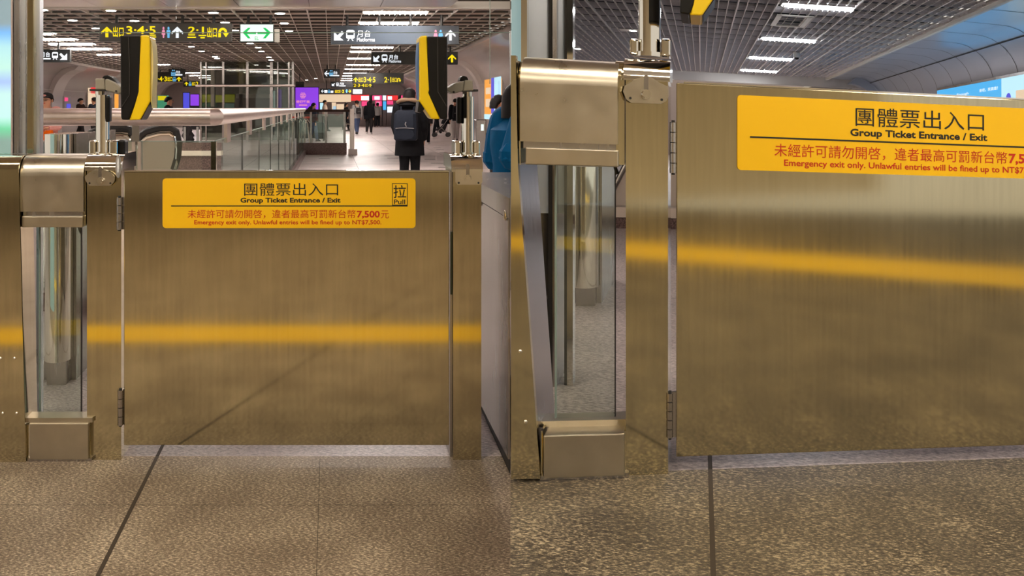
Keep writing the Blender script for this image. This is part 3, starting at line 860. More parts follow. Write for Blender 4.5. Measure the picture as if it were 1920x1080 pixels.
part('rear_body', MB(L).box(q[0], L.ray(57, 600, w=.11).x, 0, q[3] + 0.28, 0.105, 0.17), 'grey_steel', t)
for x, y in ((1, 672), (27, 672), (5, 775), (31, 775)):
    q = L.ray(x, y, w=-0.02); part('rivet', MB(L).ell((q.x, q.y, -0.021), (0.005, 0.005, 0.003)), 'chrome', t)
# next fare cabinet behind, with its rounded nose
p0 = L.ray(75, 690, w=0.74)
def nose_cabinet(fr, label, w, x0, x1, xs, ytop, yb, yfl, xe):
    a = fr.ray(x0, 500, w=w); c = fr.ray(x1, 500, w=w); d = fr.ray(xs, 500, w=w + 0.03)
    vt = fr.ray(x0, ytop, w=w).y; vb = fr.ray(x0, yb, w=w).y
    uc = (a.x + c.x) / 2; r = (c.x - a.x) / 2
    t = thing('fare_cabinet', label, 'fare gate', fr.pt(uc, 0, w + 0.3))
    pts = arc(uc, w + 0.06, r, 180, 360, 16, 0.06) + [(uc + r, w + 0.4), (uc - r, w + 0.4)]
    part('rounded_nose', MB(fr).prism(pts, vb, vt, 'uw'), 'chrome', t)
    part('body', MB(fr).box(uc - r - 0.02, uc + r + 0.012, 0, vb, w + 0.10, w + 0.75), 'grey_steel', t)
    part('side_panel', MB(fr).box(uc + r + 0.002, uc + r + 0.014, vb, vt, w + 0.10, w + 0.78), 'grey_steel', t)
    part('foot', MB(fr).box(uc - r * 0.7, uc + r * 0.8, 0, vb, w + 0.03, w + 0.10), 'grey_steel', t)
    return t
wq = L.ray(95, 722, v=0).z
nose_cabinet(L, 'round-nosed steel fare cabinet seen through the glass paddle at left', wq - 0.03, 76, 124, 147, 252, 681, 722, 147)
# fare cabinet at the right border of the left place
X1 = XB - 0.003
def sideX(Y): return -0.043 - 0.2267 * (Y - YL)
t = thing('fare_cabinet', 'dark steel fare cabinet with flat top and round lock, right of the latch post', 'fare gate', (-0.1, 3.3, 0))
ya, yb = 2.70, 3.78
vt = 0.955
b = MB(G).prism([(sideX(ya + 0.03), ya + 0.03), (X1, ya + 0.03), (X1, yb), (sideX(yb), yb)], 0.06, vt - 0.075, 'uw')
part('body', b, 'grey_steel', t)
b = MB(G).prism([(sideX(ya) - 0.004, ya), (X1, ya), (X1, yb), (sideX(yb) - 0.004, yb)], vt - 0.07, vt, 'uw')
part('lid', b, 'grey_steel', t)
b = MB(G).prism([(sideX(ya + 0.05) + 0.012, ya + 0.05), (X1, ya + 0.05), (X1, yb - 0.03), (sideX(yb - 0.03) + 0.03, yb - 0.03)], 0.0, 0.06, 'uw')
part('plinth', b, 'dark_gap', t)
for px, py in ((949, 404), (902.5, 378)):
    p = L.ray(px, py, u=-0.043)
    part('lock', MB(L).ell((-0.046, p.y, p.z), (0.006, 0.018, 0.018)), 'chrome', t)

# ---------------------------------------------------------------- RIGHT PLACE
P0 = R.ray(1268, 155, w=0); P1 = R.ray(1268, 857, w=0)
u0 = P0.x; v1 = P0.y; v0 = P1.y
u1 = R.ray(1990, 500, w=0).x
gate2 = thing('swing_gate', 'tilted steel swing gate cut off by the right border', 'gate', R.pt(u0 + 0.4, 0, 0.02))
part('gate_panel', MB(R).box(u0, u1, v0, v1, 0.0, 0.035, 0.003, 2), 'gate_steel', gate2)
part('top_rail', MB(R).box(u0 + 0.02, u1, v1, v1 + 0.004, 0.001, 0.034), 'chrome', gate2)
hinge(R, gate2, 1255.5, 1268.5, 229, 325, 5)
hinge(R, gate2, 1250, 1262, 737, 822, 5)
# its notice: corners 1382,178 and 1381,318 at left; same proportions as the left one
a = R.ray(1382.5, 178, w=0); c = R.ray(1381, 318.5, w=0)
h = a.y - c.y
NWID = R.ray(1853, 257, w=0).x - R.ray(1594, 245, w=0).x       # 'Group ... Exit'
wid = NWID * (779 - 305) / (638.5 - 451)
un = R.ray(1594, 245, w=0).x - (451 - 305) / 474 * wid
nr2 = (a.x, a.x + (R.ray(1594, 245, w=0).x - a.x) / ((451 - 305) / 474), c.y, a.y)
b = MB(R); r = 0.010; pts = []
for cx, cy, an in ((nr2[1] - r, nr2[3] - r, 0), (nr2[0] + r, nr2[3] - r, 90), (nr2[0] + r, nr2[2] + r, 180), (nr2[1] - r, nr2[2] + r, 270)):
    pts += arc(cx, cy, r, an, an + 90, 5)
no2 = part('notice', b.prism(pts, -0.0023, -0.0003), 'sign_yellow', gate2, 'yellow notice with black and red lettering')
write(R, no2, nr2, NW, False)
gate_post(R, 'steel post with hinged gate at its right, beside the tilted notice', 1172, 1254, 108, 890, 152,
    [(1168.5, 171.5), (1171, 162), (1189, 150), (1205, 144.5), (1221, 145), (1236, 154.5), (1253, 162.5), (1254, 180), (1249, 190), (1240, 195), (1184, 193), (1175, 187)], 'cover_steel', (1211.5, 177), [(1182, 184), (1241, 187)])
reader_pole(R, 'polished steel tube rising past the top border', 1197, 1239, -90, 106, 0.10, [(1181, 1198), (1240, 1258)], (73, 106))
t = thing('card_reader', 'lower end of a card reader, dark with yellow shell, hanging at top border', 'card reader', R.pt(R.ray(1300, 36, w=.0).x, R.ray(1300, 36, w=.0).y, 0))
part('back_shell', MB(R).prism(poly(R, [(1277, -150), (1298, -150), (1306, 4), (1293, 34), (1276, 31), (1277, 0)], 0.0), -0.06, 0.12, 'uv', 0.004), 'black_plastic', t, 'dark back shell')
part('front_shell', MB(R).prism(poly(R, [(1298, -150), (1335, -150), (1340, 0), (1316, 35.5), (1293.5, 34.5), (1306, 4)], 0.0), -0.061, 0.121, 'uv', 0.004), 'yellow_plastic', t, 'yellow front shell')
part('lower_bezel', MB(R).prism(poly(R, [(1340.5, -10), (1341, 2), (1320, 32), (1317, 35)], 0.0), -0.05, 0.11), 'black_plastic', t)
paddle_housing(R, 'large rolled steel paddle housing beside the post of the tilted gate', (975, 107, 1158, 268), (985, 279, 1159.5, 311), [(972.5, 976), (1152, 1171)], 309, -0.015)
glass_paddle(R, 'clear glass paddle under the large housing in the right view', 1040, 1154, 310, 783, 0.05)
paddle_base(R, 'low steel box under the glass paddle of the right view', (1019, 815, 1171, 895), 792, (1090, 780), [(1014, 1018), (1170, 1174)], (808, 898), -0.02)
# fare cabinet cut by the dividing line
f = poly(R, [(957.9, 104), (967, 104), (971, 310), (1013, 898), (957.9, 898)], -0.02)
t = thing('fare_cabinet', 'narrow slice of steel fare cabinet left of the large paddle housing', 'fare gate', R.pt(f[4][0] + 0.04, 0, 0.0))
part('cabinet_front', MB(R).prism(f, -0.02, 0.0), 'gate_steel', t)
g = [(x, y) for x, y in f]
part('cabinet_side', MB(R).prism([(f[0][0] + 0.008, f[0][1] - 0.01), (f[1][0] - 0.001, f[1][1] - 0.01), (f[2][0] - 0.001, f[2][1]), (f[3][0] - 0.001, 0), (f[4][0] + 0.012, 0)], 0.0, 0.22), 'grey_steel', t)
for x, y in ((976, 659), (986, 791)):
    q = R.ray(x, y, w=-0.02); part('rivet', MB(R).ell((q.x, q.y, -0.021), (0.005, 0.005, 0.003)), 'chrome', t)
wq = R.ray(1100, 574, v=0).z
nose_cabinet(R, 'round-nosed steel fare cabinet seen through the glass paddle at right', wq - 0.03, 1070, 1119, 1143, 312, 541, 574, 1140)

# ================================================================== LAMPS
def troffer(fr, label, u0, u1, v, w0, w1, m, group, n=12):
    t = thing('fluorescent_fitting', label, 'ceiling light', fr.pt((u0 + u1) / 2, v, (w0 + w1) / 2), group)
    part('tray', MB(fr).box(u0 - 0.03, u1 + 0.03, v - 0.011, v + 0.001, w0 - 0.02, w1 + 0.02), 'white_metal', t)
    part('tube_panel', MB(fr).box(u0, u1, v - 0.022, v - 0.0115, w0, w1), m, t, 'glowing tube panel')
    b = MB(fr)
    for k in range(n + 1):
        x = u0 + (u1 - u0) * k / n
        b.box(x - 0.004, x + 0.004, v - 0.05, v - 0.022, w0, w1)
    part('louvre', b, 'white_metal', t)
    return t
for X, Y in ((-3.4, 1.2), (-1.4, 1.2), (-3.4, -1.6), (-1.4, -1.6), (1.4, 1.0), (3.2, 1.0), (1.4, -1.6), (3.2, -1.6)):
    troffer(G, 'fluorescent fitting over the passage before the gates', X - 0.7, X + 0.7, CL + 0.049, Y - 0.2, Y + 0.2, 'lamp_front', 'fittings before the gates')

for X, Y in ((-1.2, 8.2), (-3.6, 8.2), (-6.0, 8.2), (-2.0, 11.0), (-5.0, 11.0)):
    troffer(G, 'fluorescent fitting in the polished soffit over the pipe railing', X - 0.6, X + 0.6, CL - 0.021, Y - 0.15, Y + 0.15, 'lamp_hall', 'fittings in the soffit')

def ceil_strip(fr, v, x0, x1, y, dy, label, m, group, hang=0.0):
    a, c = fr.ray(x0, y, v=v - .022), fr.ray(x1, y, v=v - .022)
    e, f = fr.ray((x0 + x1) / 2, y + dy * 0.4, v=v - .022), fr.ray((x0 + x1) / 2, y - dy * 0.4, v=v - .022)
    troffer(fr, label, a.x, c.x, v, f.z, e.z, m, group)
for X, Y in ((-0.9, 4.4), (-2.7, 4.4), (1.1, 4.6), (2.9, 4.6)):  # unseen fittings added to brighten the floor behind the gates
    troffer(G, 'added unseen fluorescent fitting just beyond the gate line', X - 0.7, X + 0.7, CL + 0.049, Y - 0.2, Y + 0.2, 'lamp_line_added', 'added fittings beyond the gates')
G1 = 'fluorescent fittings in the left hall ceiling'
for x0, x1, y, dy, lb in (
    (683, 800, 24.5, 4.5, 'long fluorescent fitting above the wide Platforms sign, the nearer one'),
    (674, 783, 44, 4, 'long fluorescent fitting just behind the top of the wide Platforms sign'),
    (659, 736, 89.5, 2, 'fluorescent fitting under the wide Platforms sign, above the narrower one'),
    (657, 694, 97.5, 2, 'short lit fitting left of the narrower Platforms sign'),
    (652, 694, 110, 2, 'lit fitting beside the bottom of the narrower Platforms sign'),
    (650, 712, 122, 1.3, 'lit fitting just under the narrower Platforms sign'),
    (647, 700, 130, 1, 'thin far lit fitting above the yellow exit number sign'),
    (40, 101, 63, 3, 'fluorescent fitting by the steel column, topmost of the left rows'),
    (60, 142, 74, 3, 'fluorescent fitting in the left rows, second from the top'),
    (95, 176, 83, 2.4, 'fluorescent fitting over the small left platform sign'),
    (130, 207, 92, 2.2, 'fluorescent fitting left of the left card reader top')):
    ceil_strip(L, CL - .001, x0, x1, y, dy, lb, 'lamp_hall', G1)
for Y in (40, 43.5, 47, 50.5):  # fittings added to brighten the far end of the hall
    troffer(L, 'added far fluorescent fitting deep in the left hall', 0.0, 1.15, CL - .001, Y - YL - .15, Y - YL + .15, 'lamp_hall', 'added far fittings of the left hall', 6)
for Y in (26, 29, 32, 39.5, 43, 46, 49, 52):  # row carried on with added fittings to brighten the far left
    troffer(L, 'added far fluorescent fitting along the left side of the left hall', -8.2, -7.1, CL - .001, Y - YL - .15, Y - YL + .15, 'lamp_hall', 'added far fittings of the left side', 6)
G2 = 'fluorescent fittings in the right hall ceiling'
for x0, x1, y, dy, lb in (
    (1466, 1603, 14.5, 7, 'brightest fluorescent fitting at the top, above the air vent'),
    (1427, 1531, 75.5, 5, 'fluorescent fitting below the air vent'),
    (1404, 1486, 110.5, 4, 'fluorescent fitting beside the small camera dome'),
    (1388, 1458, 133.5, 3, 'lowest fluorescent fitting in the right ceiling')):
    ceil_strip(R, CR, x0, x1, y, dy, lb, 'lamp_right', G2)
def downlight(fr, v, x, y, r, label, group, m='lamp_spot'):
    p = fr.ray(x, y, v=v)
    t = thing('downlight', label, 'downlight', fr.pt(p.x, v, p.z), group)
    part('trim_ring', MB(fr).disc((p.x, v, p.z), r * 1.25, -0.008, 'v', 20), 'white_metal', t)
    part('lens', MB(fr).disc((p.x, v - 0.0085, p.z), r, -0.006, 'v', 18), m, t, 'glowing lens')
G3 = 'round downlights of the left hall'
for x, y, lb in (
    (80, 18, 'round downlight beside the steel column top'), (208, 19, 'round downlight above the left end of the exit number sign'),
    (400, 23, 'round downlight above the right end of the exit number sign'), (136, 37.5, 'round downlight between column and exit number sign'),
    (252, 38.5, 'round downlight just over the exit number sign'), (422, 41.5, 'round downlight touching the exit sign top edge, right part'),
    (180, 52.5, 'round downlight at the left edge of the exit number sign'), (440, 56.5, 'round downlight between exit number sign and green arrow sign'),
    (525, 24.5, 'round downlight above the green arrow sign, higher'), (533, 43, 'round downlight right of the green arrow sign, upper'),
    (542, 57.5, 'round downlight right of the green arrow sign, lower'), (484, 88.5, 'round downlight below the green arrow sign, left'),
    (490, 96, 'round downlight below the green arrow sign, lower right'), (469, 81, 'round downlight right under the green arrow sign'),
    (359, 87, 'round downlight below the U-turn end of the exit sign'), (378, 95.5, 'round downlight over the lift shaft, left'),
    (403, 106, 'round downlight over the left part of the lift shaft'), (407, 109, 'round downlight nearly touching the left part of the lift shaft'),
    (504, 107, 'round downlight over the right part of the lift shaft'), (508, 112, 'round downlight at the right top of the lift shaft'),
    (575, 150, 'round downlight above the purple board'), (592, 147, 'round downlight right above the purple board')):
    downlight(L, CL - .012, x, y, 0.085, lb, G3)
G4 = 'round downlights of the right hall'
for x, y, lb in ((1187, 57, 'round downlight left of the reader tube in the right ceiling'), (1083, 91, 'round downlight behind the large paddle housing')):
    p = R.ray(x, y, v=CR); b = MB(R)
    pl = MB(R).box(p.x - 0.28, p.x + 0.14, CR - 0.006, CR + 0.002, p.z - 0.2, p.z + 0.2)
    solo('ceiling_tile', pl, 'white_metal', 'plain square ceiling tile around the ' + lb.replace('round ', ''), 'ceiling tile', 'blank tiles of the right ceiling')
    downlight(R, CR - 0.006, x, y, 0.075, lb, G4)
# two spots in the cove of the right hall, one small unlit spot
def cove_spot(x, y, label, m, r):
    best = min(range(2, 9), key=lambda i: abs(i - 3))
    u = (PRR[1][0] + PRR[2][0]) / 2
    p = R.ray(x, y, v=CR - 0.03)
    t = thing('downlight', label, 'downlight', R.pt(p.x, CR - .03, p.z), G4)
    part('trim_ring', MB(R).disc((p.x, CR - 0.022, p.z), r * 1.5, -0.008, 'v', 20), 'grey_steel', t)
    part('lens', MB(R).disc((p.x, CR - 0.031, p.z), r, -0.008, 'v', 18), m, t)
cove_spot(1640, 153, 'warm glowing spot in the cove, the higher of two', 'lamp_spot', 0.11)
cove_spot(1596, 166, 'warm glowing spot in the cove, just over the gate edge', 'lamp_spot', 0.13)
cove_spot(1802, 103, 'small unlit spot in the bluish cove ceiling', 'slot', 0.09)
# air vent and camera dome
a, c, e, f = R.ray(1450, 36, v=CR), R.ray(1516, 40, v=CR), R.ray(1480, 26, v=CR), R.ray(1480, 48, v=CR)
t = thing('air_vent', 'square cream air vent in the right ceiling grid', 'air vent', R.pt((a.x + c.x) / 2, CR, (e.z + f.z) / 2))
z0, z1 = f.z, e.z
if z0 > z1: z0, z1 = z1, z0
b = MB(R)
for q in ((a.x, c.x, z0, z0 + .1), (a.x, c.x, z1 - .1, z1), (a.x, a.x + .1, z0, z1), (c.x - .1, c.x, z0, z1)):
    b.box(q[0], q[1], CR - 0.03, CR - 0.015, q[2], q[3])
part('frame', b, 'vent_grey', t)
b = MB(R)
for k in range(5):
    zz = z0 + 0.14 + (z1 - z0 - 0.28) * k / 4
    b.prism([(zz - 0.03, CR - 0.015), (zz + 0.03, CR - 0.001), (zz + 0.034, CR - 0.003), (zz - 0.026, CR - 0.018)], a.x + .1, c.x - .1, 'wv')
part('slat', b, 'vent_grey', t)
part('duct', MB(R).box(a.x + .1, c.x - .1, CR + .012, CR + .02, z0 + .1, z1 - .1), 'void_black', t)
p = R.ray(1494, 99, v=CR)
t = thing('camera_dome', 'small white camera dome hanging from the right ceiling', 'security camera', R.pt(p.x, CR, p.z))
part('housing', MB(R).tube([(p.x, CR, p.z), (p.x, CR - 0.12, p.z)], 0.085, 18), 'white_metal', t)
part('dome', MB(R).ell((p.x, CR - 0.12, p.z), (0.06, 0.05, 0.06), 16, 8, -1, 0.0), 'black_plastic', t)

# ================================================================== HANGING SIGNS
def sign(label, x0, y0, x1, y1, Y, rods, body, els, dep=0.14, cat='hanging sign', name='hanging_sign'):
    """els: (kind or text, x0, y0, x1, y1, material)"""
    w = Y - YL
    u0, u1, v0, v1 = L.rect(x0, y0, x1, y1, w)
    t = thing(name, label, cat, L.pt((u0 + u1) / 2, v0, w + dep / 2))
    part('sign_body', MB(L).box(u0, u1, v0, v1, w, w + dep, 0.008 if Y < 30 else 0), body, t)
    for x in rods:
        p = L.ray(x, y0, w=w)
        part('hanger', MB(L).tube([(p.x, v1, w + dep / 2), (p.x, CL + 0.002, w + dep / 2)], 0.028, 10), 'sign_black', t)
    for s, a0, b0, a1, b1, m in els:
        q = L.rect(a0, b0, a1, b1, w)
        if s.startswith('#'):
            b = MB(L); glyph(b, s[1:], *q, w - 0.002, 0.006)
            part({'#train': 'train_symbol', '#man': 'man_symbol', '#woman': 'woman_symbol', '#lift': 'lift_symbol', '#bar': 'small_writing'}.get(s, 'arrow'), b, m, t, smooth=False)
        else:
            part('lettering', text_mb(L, s, *q, w - 0.008, 0.02), m, t, smooth=False)
    return t
sign('long grey hanging sign with yellow exit numbers 3 4 5 and 2 1', 186, 43, 434, 78, 15.0, (217, 280, 341, 400), 'sign_grey', [
    ('#up', 190, 50, 211, 70, 'lit_yellow'), ('出口', 212, 50, 232, 69.5, 'lit_yellow'), ('3·4·5', 237, 49, 292, 64, 'lit_yellow'),
    ('#bar', 281, 65, 292, 67, 'lit_yellow'), ('#bar', 280, 68.5, 293, 70.5, 'lit_yellow'),
    ('#woman', 303, 50, 310.3, 71, 'lit_pink'), ('#man', 312, 50, 320, 71, 'lit_blue'), ('#up', 322, 50, 343, 71, 'lit_white'),
    ('2·1', 353, 50, 382.5, 63, 'lit_yellow'), ('#bar', 353, 64.5, 366, 66.5, 'lit_yellow'), ('#bar', 351.5, 69, 367.5, 71, 'lit_yellow'),
    ('#bar', 372.5, 65.5, 387, 67.5, 'lit_yellow'), ('#bar', 376, 69.5, 384, 72, 'lit_yellow'),
    ('出口', 388.5, 51, 407, 70.5, 'lit_yellow'), ('#uturn', 409.5, 52, 429, 70, 'lit_yellow')])
t = sign('white lit sign with two green arrows pointing left and right', 449, 44, 513, 79, 15.0, (465, 507), 'sign_black', [
    ('#bar', 451, 46, 512, 77.5, 'lit_panel')])
w = 15.0 - YL; b = MB(L)
def seg(b, pts, w): b.prism([(p.x, p.y) for p in (L.ray(x, y, w=w) for x, y in pts)], w - 0.013, w - 0.009)
seg(b, [(455, 61), (465, 52.5), (470, 52.5), (463, 60), (480, 60), (480, 64), (463.5, 64), (470, 72), (465, 72)], w)
part('arrow', b, 'lit_green', t)
b = MB(L)
seg(b, [(508, 61), (498, 52.5), (493, 52.5), (500, 60), (483, 60), (483, 64), (499.5, 64), (493, 72), (498, 72)], w)
part('arrow', b, 'lit_green', t)
q = L.rect(478, 68.5, 485, 75, w); part('lettering', text_mb(L, 'EL', *q, w - 0.012, 0.0), 'lit_green', t, smooth=False)
q = L.rect(513, 54, 524, 79, w)
part('sensor_box', MB(L).box(q[0] + .012, q[1], q[2], q[3], w + .02, w + .12, 0.006), 'vent_grey', t, 'pale box at the sign end')
PLAT = lambda m='lit_white': None
sign('wide dark hanging sign reading Platforms, train symbol at left, toilets at right', 620, 48, 861, 83, 15.0, (651, 712, 770.5, 829), 'sign_blue_grey', [
    ('#downleft', 626, 57, 645, 76, 'lit_white'), ('#train', 648, 56, 666, 77, 'lit_white'), ('月台', 669, 56.5, 695, 69.5, 'lit_white'), ('Platforms', 669, 70.5, 703, 78, 'lit_white'),
    ('#woman', 812.5, 56, 821, 76, 'lit_pink'), ('#man', 822, 56, 830.5, 76, 'lit_blue'), ('#up', 835, 56, 854, 76, 'lit_white')])
sign('narrower black Platforms sign with a yellow up arrow at its right end', 696, 97, 858.5, 121, 22.6, (750, 800, 845), 'sign_black', [
    ('#downleft', 700, 103, 712, 116, 'lit_white'), ('#train', 715, 102, 727, 117, 'lit_white'), ('月台', 729, 102.5, 746.5, 111.5, 'lit_white'), ('Platforms', 729, 112, 752, 117.5, 'lit_white'),
    ('#up', 840, 102, 855, 117, 'lit_yellow')])
sign('small black platform sign beside the steel column, arrow pointing down right', 70, 92, 131, 116.5, 21.4, (108,), 'sign_black', [
    ('月台', 76, 97.5, 94, 107, 'lit_white'), ('#bar', 73.5, 109, 95, 111.5, 'lit_white'), ('#train', 97, 97.5, 109.5, 112, 'lit_white'), ('#downright', 111.5, 98.5, 126, 112.5, 'lit_white')])
sign('black sign with yellow exit numbers left of the right card reader', 660, 137, 757, 156.5, 37.0, (690, 730), 'sign_black', [
    ('#up', 662.5, 145, 671, 154, 'lit_yellow'), ('出口', 672, 145, 681, 154, 'lit_yellow'), ('3·4·5', 682, 144.5, 704, 154.5, 'lit_yellow'),
    ('2·1', 720.5, 144.5, 733.5, 154.5, 'lit_yellow'), ('出口', 735, 145, 744, 154, 'lit_yellow'), ('#uturn', 744.5, 146, 752, 154, 'lit_yellow')])
sign('small black sign with white left arrow and blue lift symbol', 607, 129.5, 637, 146, 32.6, (613.5, 629), 'sign_black', [
    ('#left', 608, 133, 617, 143, 'lit_white'), ('#lift', 617.5, 131, 624.5, 142.5, 'lit_blue'), ('月台', 625, 133.5, 632.5, 139.5, 'lit_white'), ('#bar', 619, 140.8, 636, 142.8, 'lit_white')])
sign('far thin black sign with train symbol, below the left arrow sign', 620, 153, 661.5, 164, 44.0, (630, 650), 'sign_black', [
    ('#downleft', 622, 155.5, 628, 161.5, 'lit_white'), ('#train', 630, 155, 635.5, 162, 'lit_white'), ('月台', 637, 154.5, 645, 159, 'lit_white'), ('#bar', 636, 160, 648, 162, 'lit_white')])
sign('far thin black sign with yellow 2 3 4, under the exit number sign', 662, 156.8, 700, 164, 46.0, (), 'sign_black', [
    ('2·3·4', 663, 157, 683, 163, 'lit_yellow'), ('出口', 684, 157, 690, 163, 'lit_yellow'), ('#up', 691, 156.9, 697, 163, 'lit_yellow')])
sign('farthest long sign with white left arrow and yellow right arrow', 600, 166, 660, 175.5, 51.0, (612, 648), 'sign_black', [
    ('#left', 602, 168, 607, 174, 'lit_white'), ('#bar', 608, 169, 614, 174, 'lit_white'), ('#lift', 615, 168, 619, 174, 'lit_blue'), ('#bar', 620, 170, 625, 174, 'lit_white'),
    ('出口', 628, 168.5, 636, 174, 'lit_yellow'), ('1·2', 637, 168.5, 645, 174, 'lit_yellow'), ('#man', 648, 167.5, 652, 174, 'lit_blue'), ('#right', 653, 168, 658.5, 174, 'lit_yellow')])
sign('small far sign lit white and green right of the farthest long sign', 661, 166.5, 680, 176.5, 51.0, (), 'sign_black', [
    ('#bar', 662, 167.5, 679, 176, 'lit_panel'), ('#left', 664, 169, 669, 172.5, 'lit_green'), ('#right', 672, 169, 677, 172.5, 'lit_green')])
sign('black sign with yellow 5 4 3 right of the left card reader', 268, 135, 342, 153.5, 36.5, (300,), 'sign_black', [
    ('5·4·3', 290, 143.5, 313, 152.5, 'lit_yellow'), ('出口', 314, 144, 323, 152.5, 'lit_yellow'), ('#lift', 324, 144, 330, 152.5, 'lit_blue'), ('#up', 331, 144, 340, 152.5, 'lit_yellow')])
sign('black sign with blue lift symbol above the yellow 5 4 3', 316, 129.5, 347, 144, 35.0, (323, 339), 'sign_black', [
    ('#lift', 321, 130.5, 329, 142, 'lit_blue'), ('月台', 329.5, 132.5, 338, 138, 'lit_white'), ('#bar', 329, 139, 342, 141.5, 'lit_white')])
sign('little black sign with yellow arrow and number at the lift shaft edge', 344, 152, 374.5, 162.5, 42.0, (352,), 'sign_black', [
    ('#up', 346, 153.5, 353, 160.5, 'lit_yellow'), ('#lift', 354, 153, 359, 161, 'lit_blue'), ('出口', 360, 153.5, 366, 160.5, 'lit_yellow'), ('2', 367.5, 153, 372, 161, 'lit_yellow')])
sign('blank dark hanging box over the purple board', 554, 153, 570, 166, 41.0, (562,), 'sign_black', [])

# glass screen hung over the gates: an upper and a lower row of panes
wS = 0.55
vj = L.ray(600, 61, w=wS).y
t = thing('glass_screen', 'large clear glass screen above the gates with thin dark joints', 'glass screen', L.pt(-0.7, vj, wS))
us = [L.ray(x, 50, w=wS).x for x in (79, 175, 330, 648, 919, 957)]
us[-1] = (XB - 0.004 + 0.2267 * wS)
for i in range(5):
    part('pane', MB(L).box(us[i] + .0006, us[i + 1] - .0006, vj + 0.0012, 2.2, wS, wS + 0.01), 'screen_glass', t)
    part('pane', MB(L).box(us[i] + .0006, us[i + 1] - .0006, vj - (0.22 if i else 0.18), vj - 0.0012, wS, wS + 0.01), 'screen_glass', t)
b = MB(L)
b.box(us[0], us[-1], vj - .0012, vj + .0012, wS - .001, wS + .011)
b.box(us[4] - .0006, us[4] + .0006, vj - 0.22, 2.2, wS - .001, wS + .011)
part('joint', b, 'glass_edge', t)
b = MB(L).tube([(us[1], 2.2, wS + .005), (us[1], CL + .04, wS + .005)], 0.01, 8); b.tube([(us[3], 2.2, wS + .005), (us[3], CL + .04, wS + .005)], 0.01, 8)
part('hanger', b, 'grey_steel', t)

# ================================================================== THE LEFT HALL
# steel and glass booth at the left border
def booth():
    w = 0.30
    t = thing('glass_booth', 'tall glass booth with steel mullions at the left border, glowing panel imitating a coloured reflection', 'booth', L.pt(-1.95, 0, w + .3))
    def bar(x0, x1, m, name, wa=0.0, wb=0.06, y0=-420, v0=0.0):
        q = L.rect(x0, y0, x1, 500, w + wa)
        part(name, MB(L).box(q[0], q[1], v0, 2.95, w + wa, w + wb), m, t)
    bar(20.5, 23.8, 'shop_grey', 'mullion'); bar(23.8, 26.5, 'dark_gap', 'gap_seal', 0.03); bar(26.5, 35, 'grey_steel', 'mullion')
    bar(35, 48, 'cool_steel', 'mullion', 0.01); bar(48, 51, 'dark_gap', 'gap_seal', 0.04); bar(51, 62, 'gate_steel', 'mullion', 0.01); bar(62, 74.5, 'cool_steel', 'mullion', 0.02)  # bluish mullions: a reflected tone put into the steel colour
    q = L.rect(-60, 100, 20.5, 300, w + 0.03)
    part('door_pane', MB(L).box(q[0], q[1], 0.0, 2.95, w + 0.028, w + 0.04), 'clear_glass', t)
    # added glowing panel, its colour bands imitate a poster mirrored in the glass
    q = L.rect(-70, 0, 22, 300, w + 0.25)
    part('reflection_panel', MB(L).box(q[0], q[1], 0.3, 2.6, w + 0.25, w + 0.28), 'advert_reflection', t)
booth()
def booth_r():
    w = 0.75
    t = thing('glass_booth', 'glass booth with steel mullions above the large paddle housing', 'booth', R.pt(R.ray(1010, 50, w=w).x, 0, w + .1))
    for x0, x1, m, name, a in ((977, 988, 'chrome', 'mullion', 0), (1028, 1036, 'dark_gap', 'gap_seal', .02), (1036, 1044, 'grey_steel', 'mullion', 0), (1058, 1063, 'dark_gap', 'gap_seal', .02), (1063, 1074, 'chrome', 'mullion', 0.01)):
        q = R.rect(x0, 0, x1, 100, w + a)
        part(name, MB(R).box(q[0], q[1], 0, 2.9, w + a, w + .06), m, t)
    for x0, x1, m in ((958.6, 977, 'door_pale_lit'), (988, 1028, 'soffit_cool'), (1044, 1058, 'soffit_cool')):
        q = R.rect(x0, 0, x1, 100, w + .03)
        part('panel', MB(R).box(q[0], q[1], 0.6, 2.9, w + .03, w + .045), m, t)
    q = R.rect(962, 0, 1074, 100, w + .05)
    part('plinth', MB(R).box(q[0] , q[1] - 0.05, 0.0, 0.6, w + .07, w + .2), 'grey_steel', t)
booth_r()

# ---- railing round the escalator opening: thick pipe, glass, brackets
YP = 5.0
wp = YP - YL
def PX(px, Y): return L.ray(px, CY, w=Y - YL).x
pc = L.ray(300, 219.5, w=wp); rad = 16.5 * YP / F
uA, uB = PX(60, YP) - 1.2, PX(402, YP)
WF = 22 - YL
t = thing('railing', 'thick steel pipe railing with glass panels around the escalator opening', 'railing', L.pt(uB, 0, wp))
part('handrail', MB(L).tube([(uA, pc.y, wp), (uB - 0.02, pc.y, wp), (uB, pc.y, wp + 0.02), (uB, pc.y, WF)], rad, 24), 'rail_steel', t, 'thick brushed pipe handrail')
vg = L.ray(300, 265.5, w=wp).y
# front run
for x in (248.5, 259.5):
    q = L.rect(x, 262, x + 6, 300, wp)
    part('post', MB(L).box(q[0], q[1], 0.11, vg, wp - 0.02, wp + 0.03), 'rail_steel', t)
q = L.rect(248, 234, 261, 262, wp); part('bracket', MB(L).box(q[0], q[1], vg - 0.02, pc.y, wp - 0.006, wp + 0.006), 'grey_steel', t)
xs = [-12, 130, 252, 401]
for i in range(3):
    a, c = PX(xs[i], YP), PX(xs[i + 1], YP)
    part('glass_panel', MB(L).box(a + .004, c - .004, 0.12, vg, wp, wp + 0.012), 'rail_glass', t)
    part('panel_edge', MB(L).box(a + .004, c - .004, vg, vg + 0.004, wp, wp + 0.012), 'glass_edge', t)
part('corner_post', MB(L).box(uB - 0.02, uB + 0.012, 0.11, vg, wp - 0.012, wp + 0.02), 'gate_steel', t)
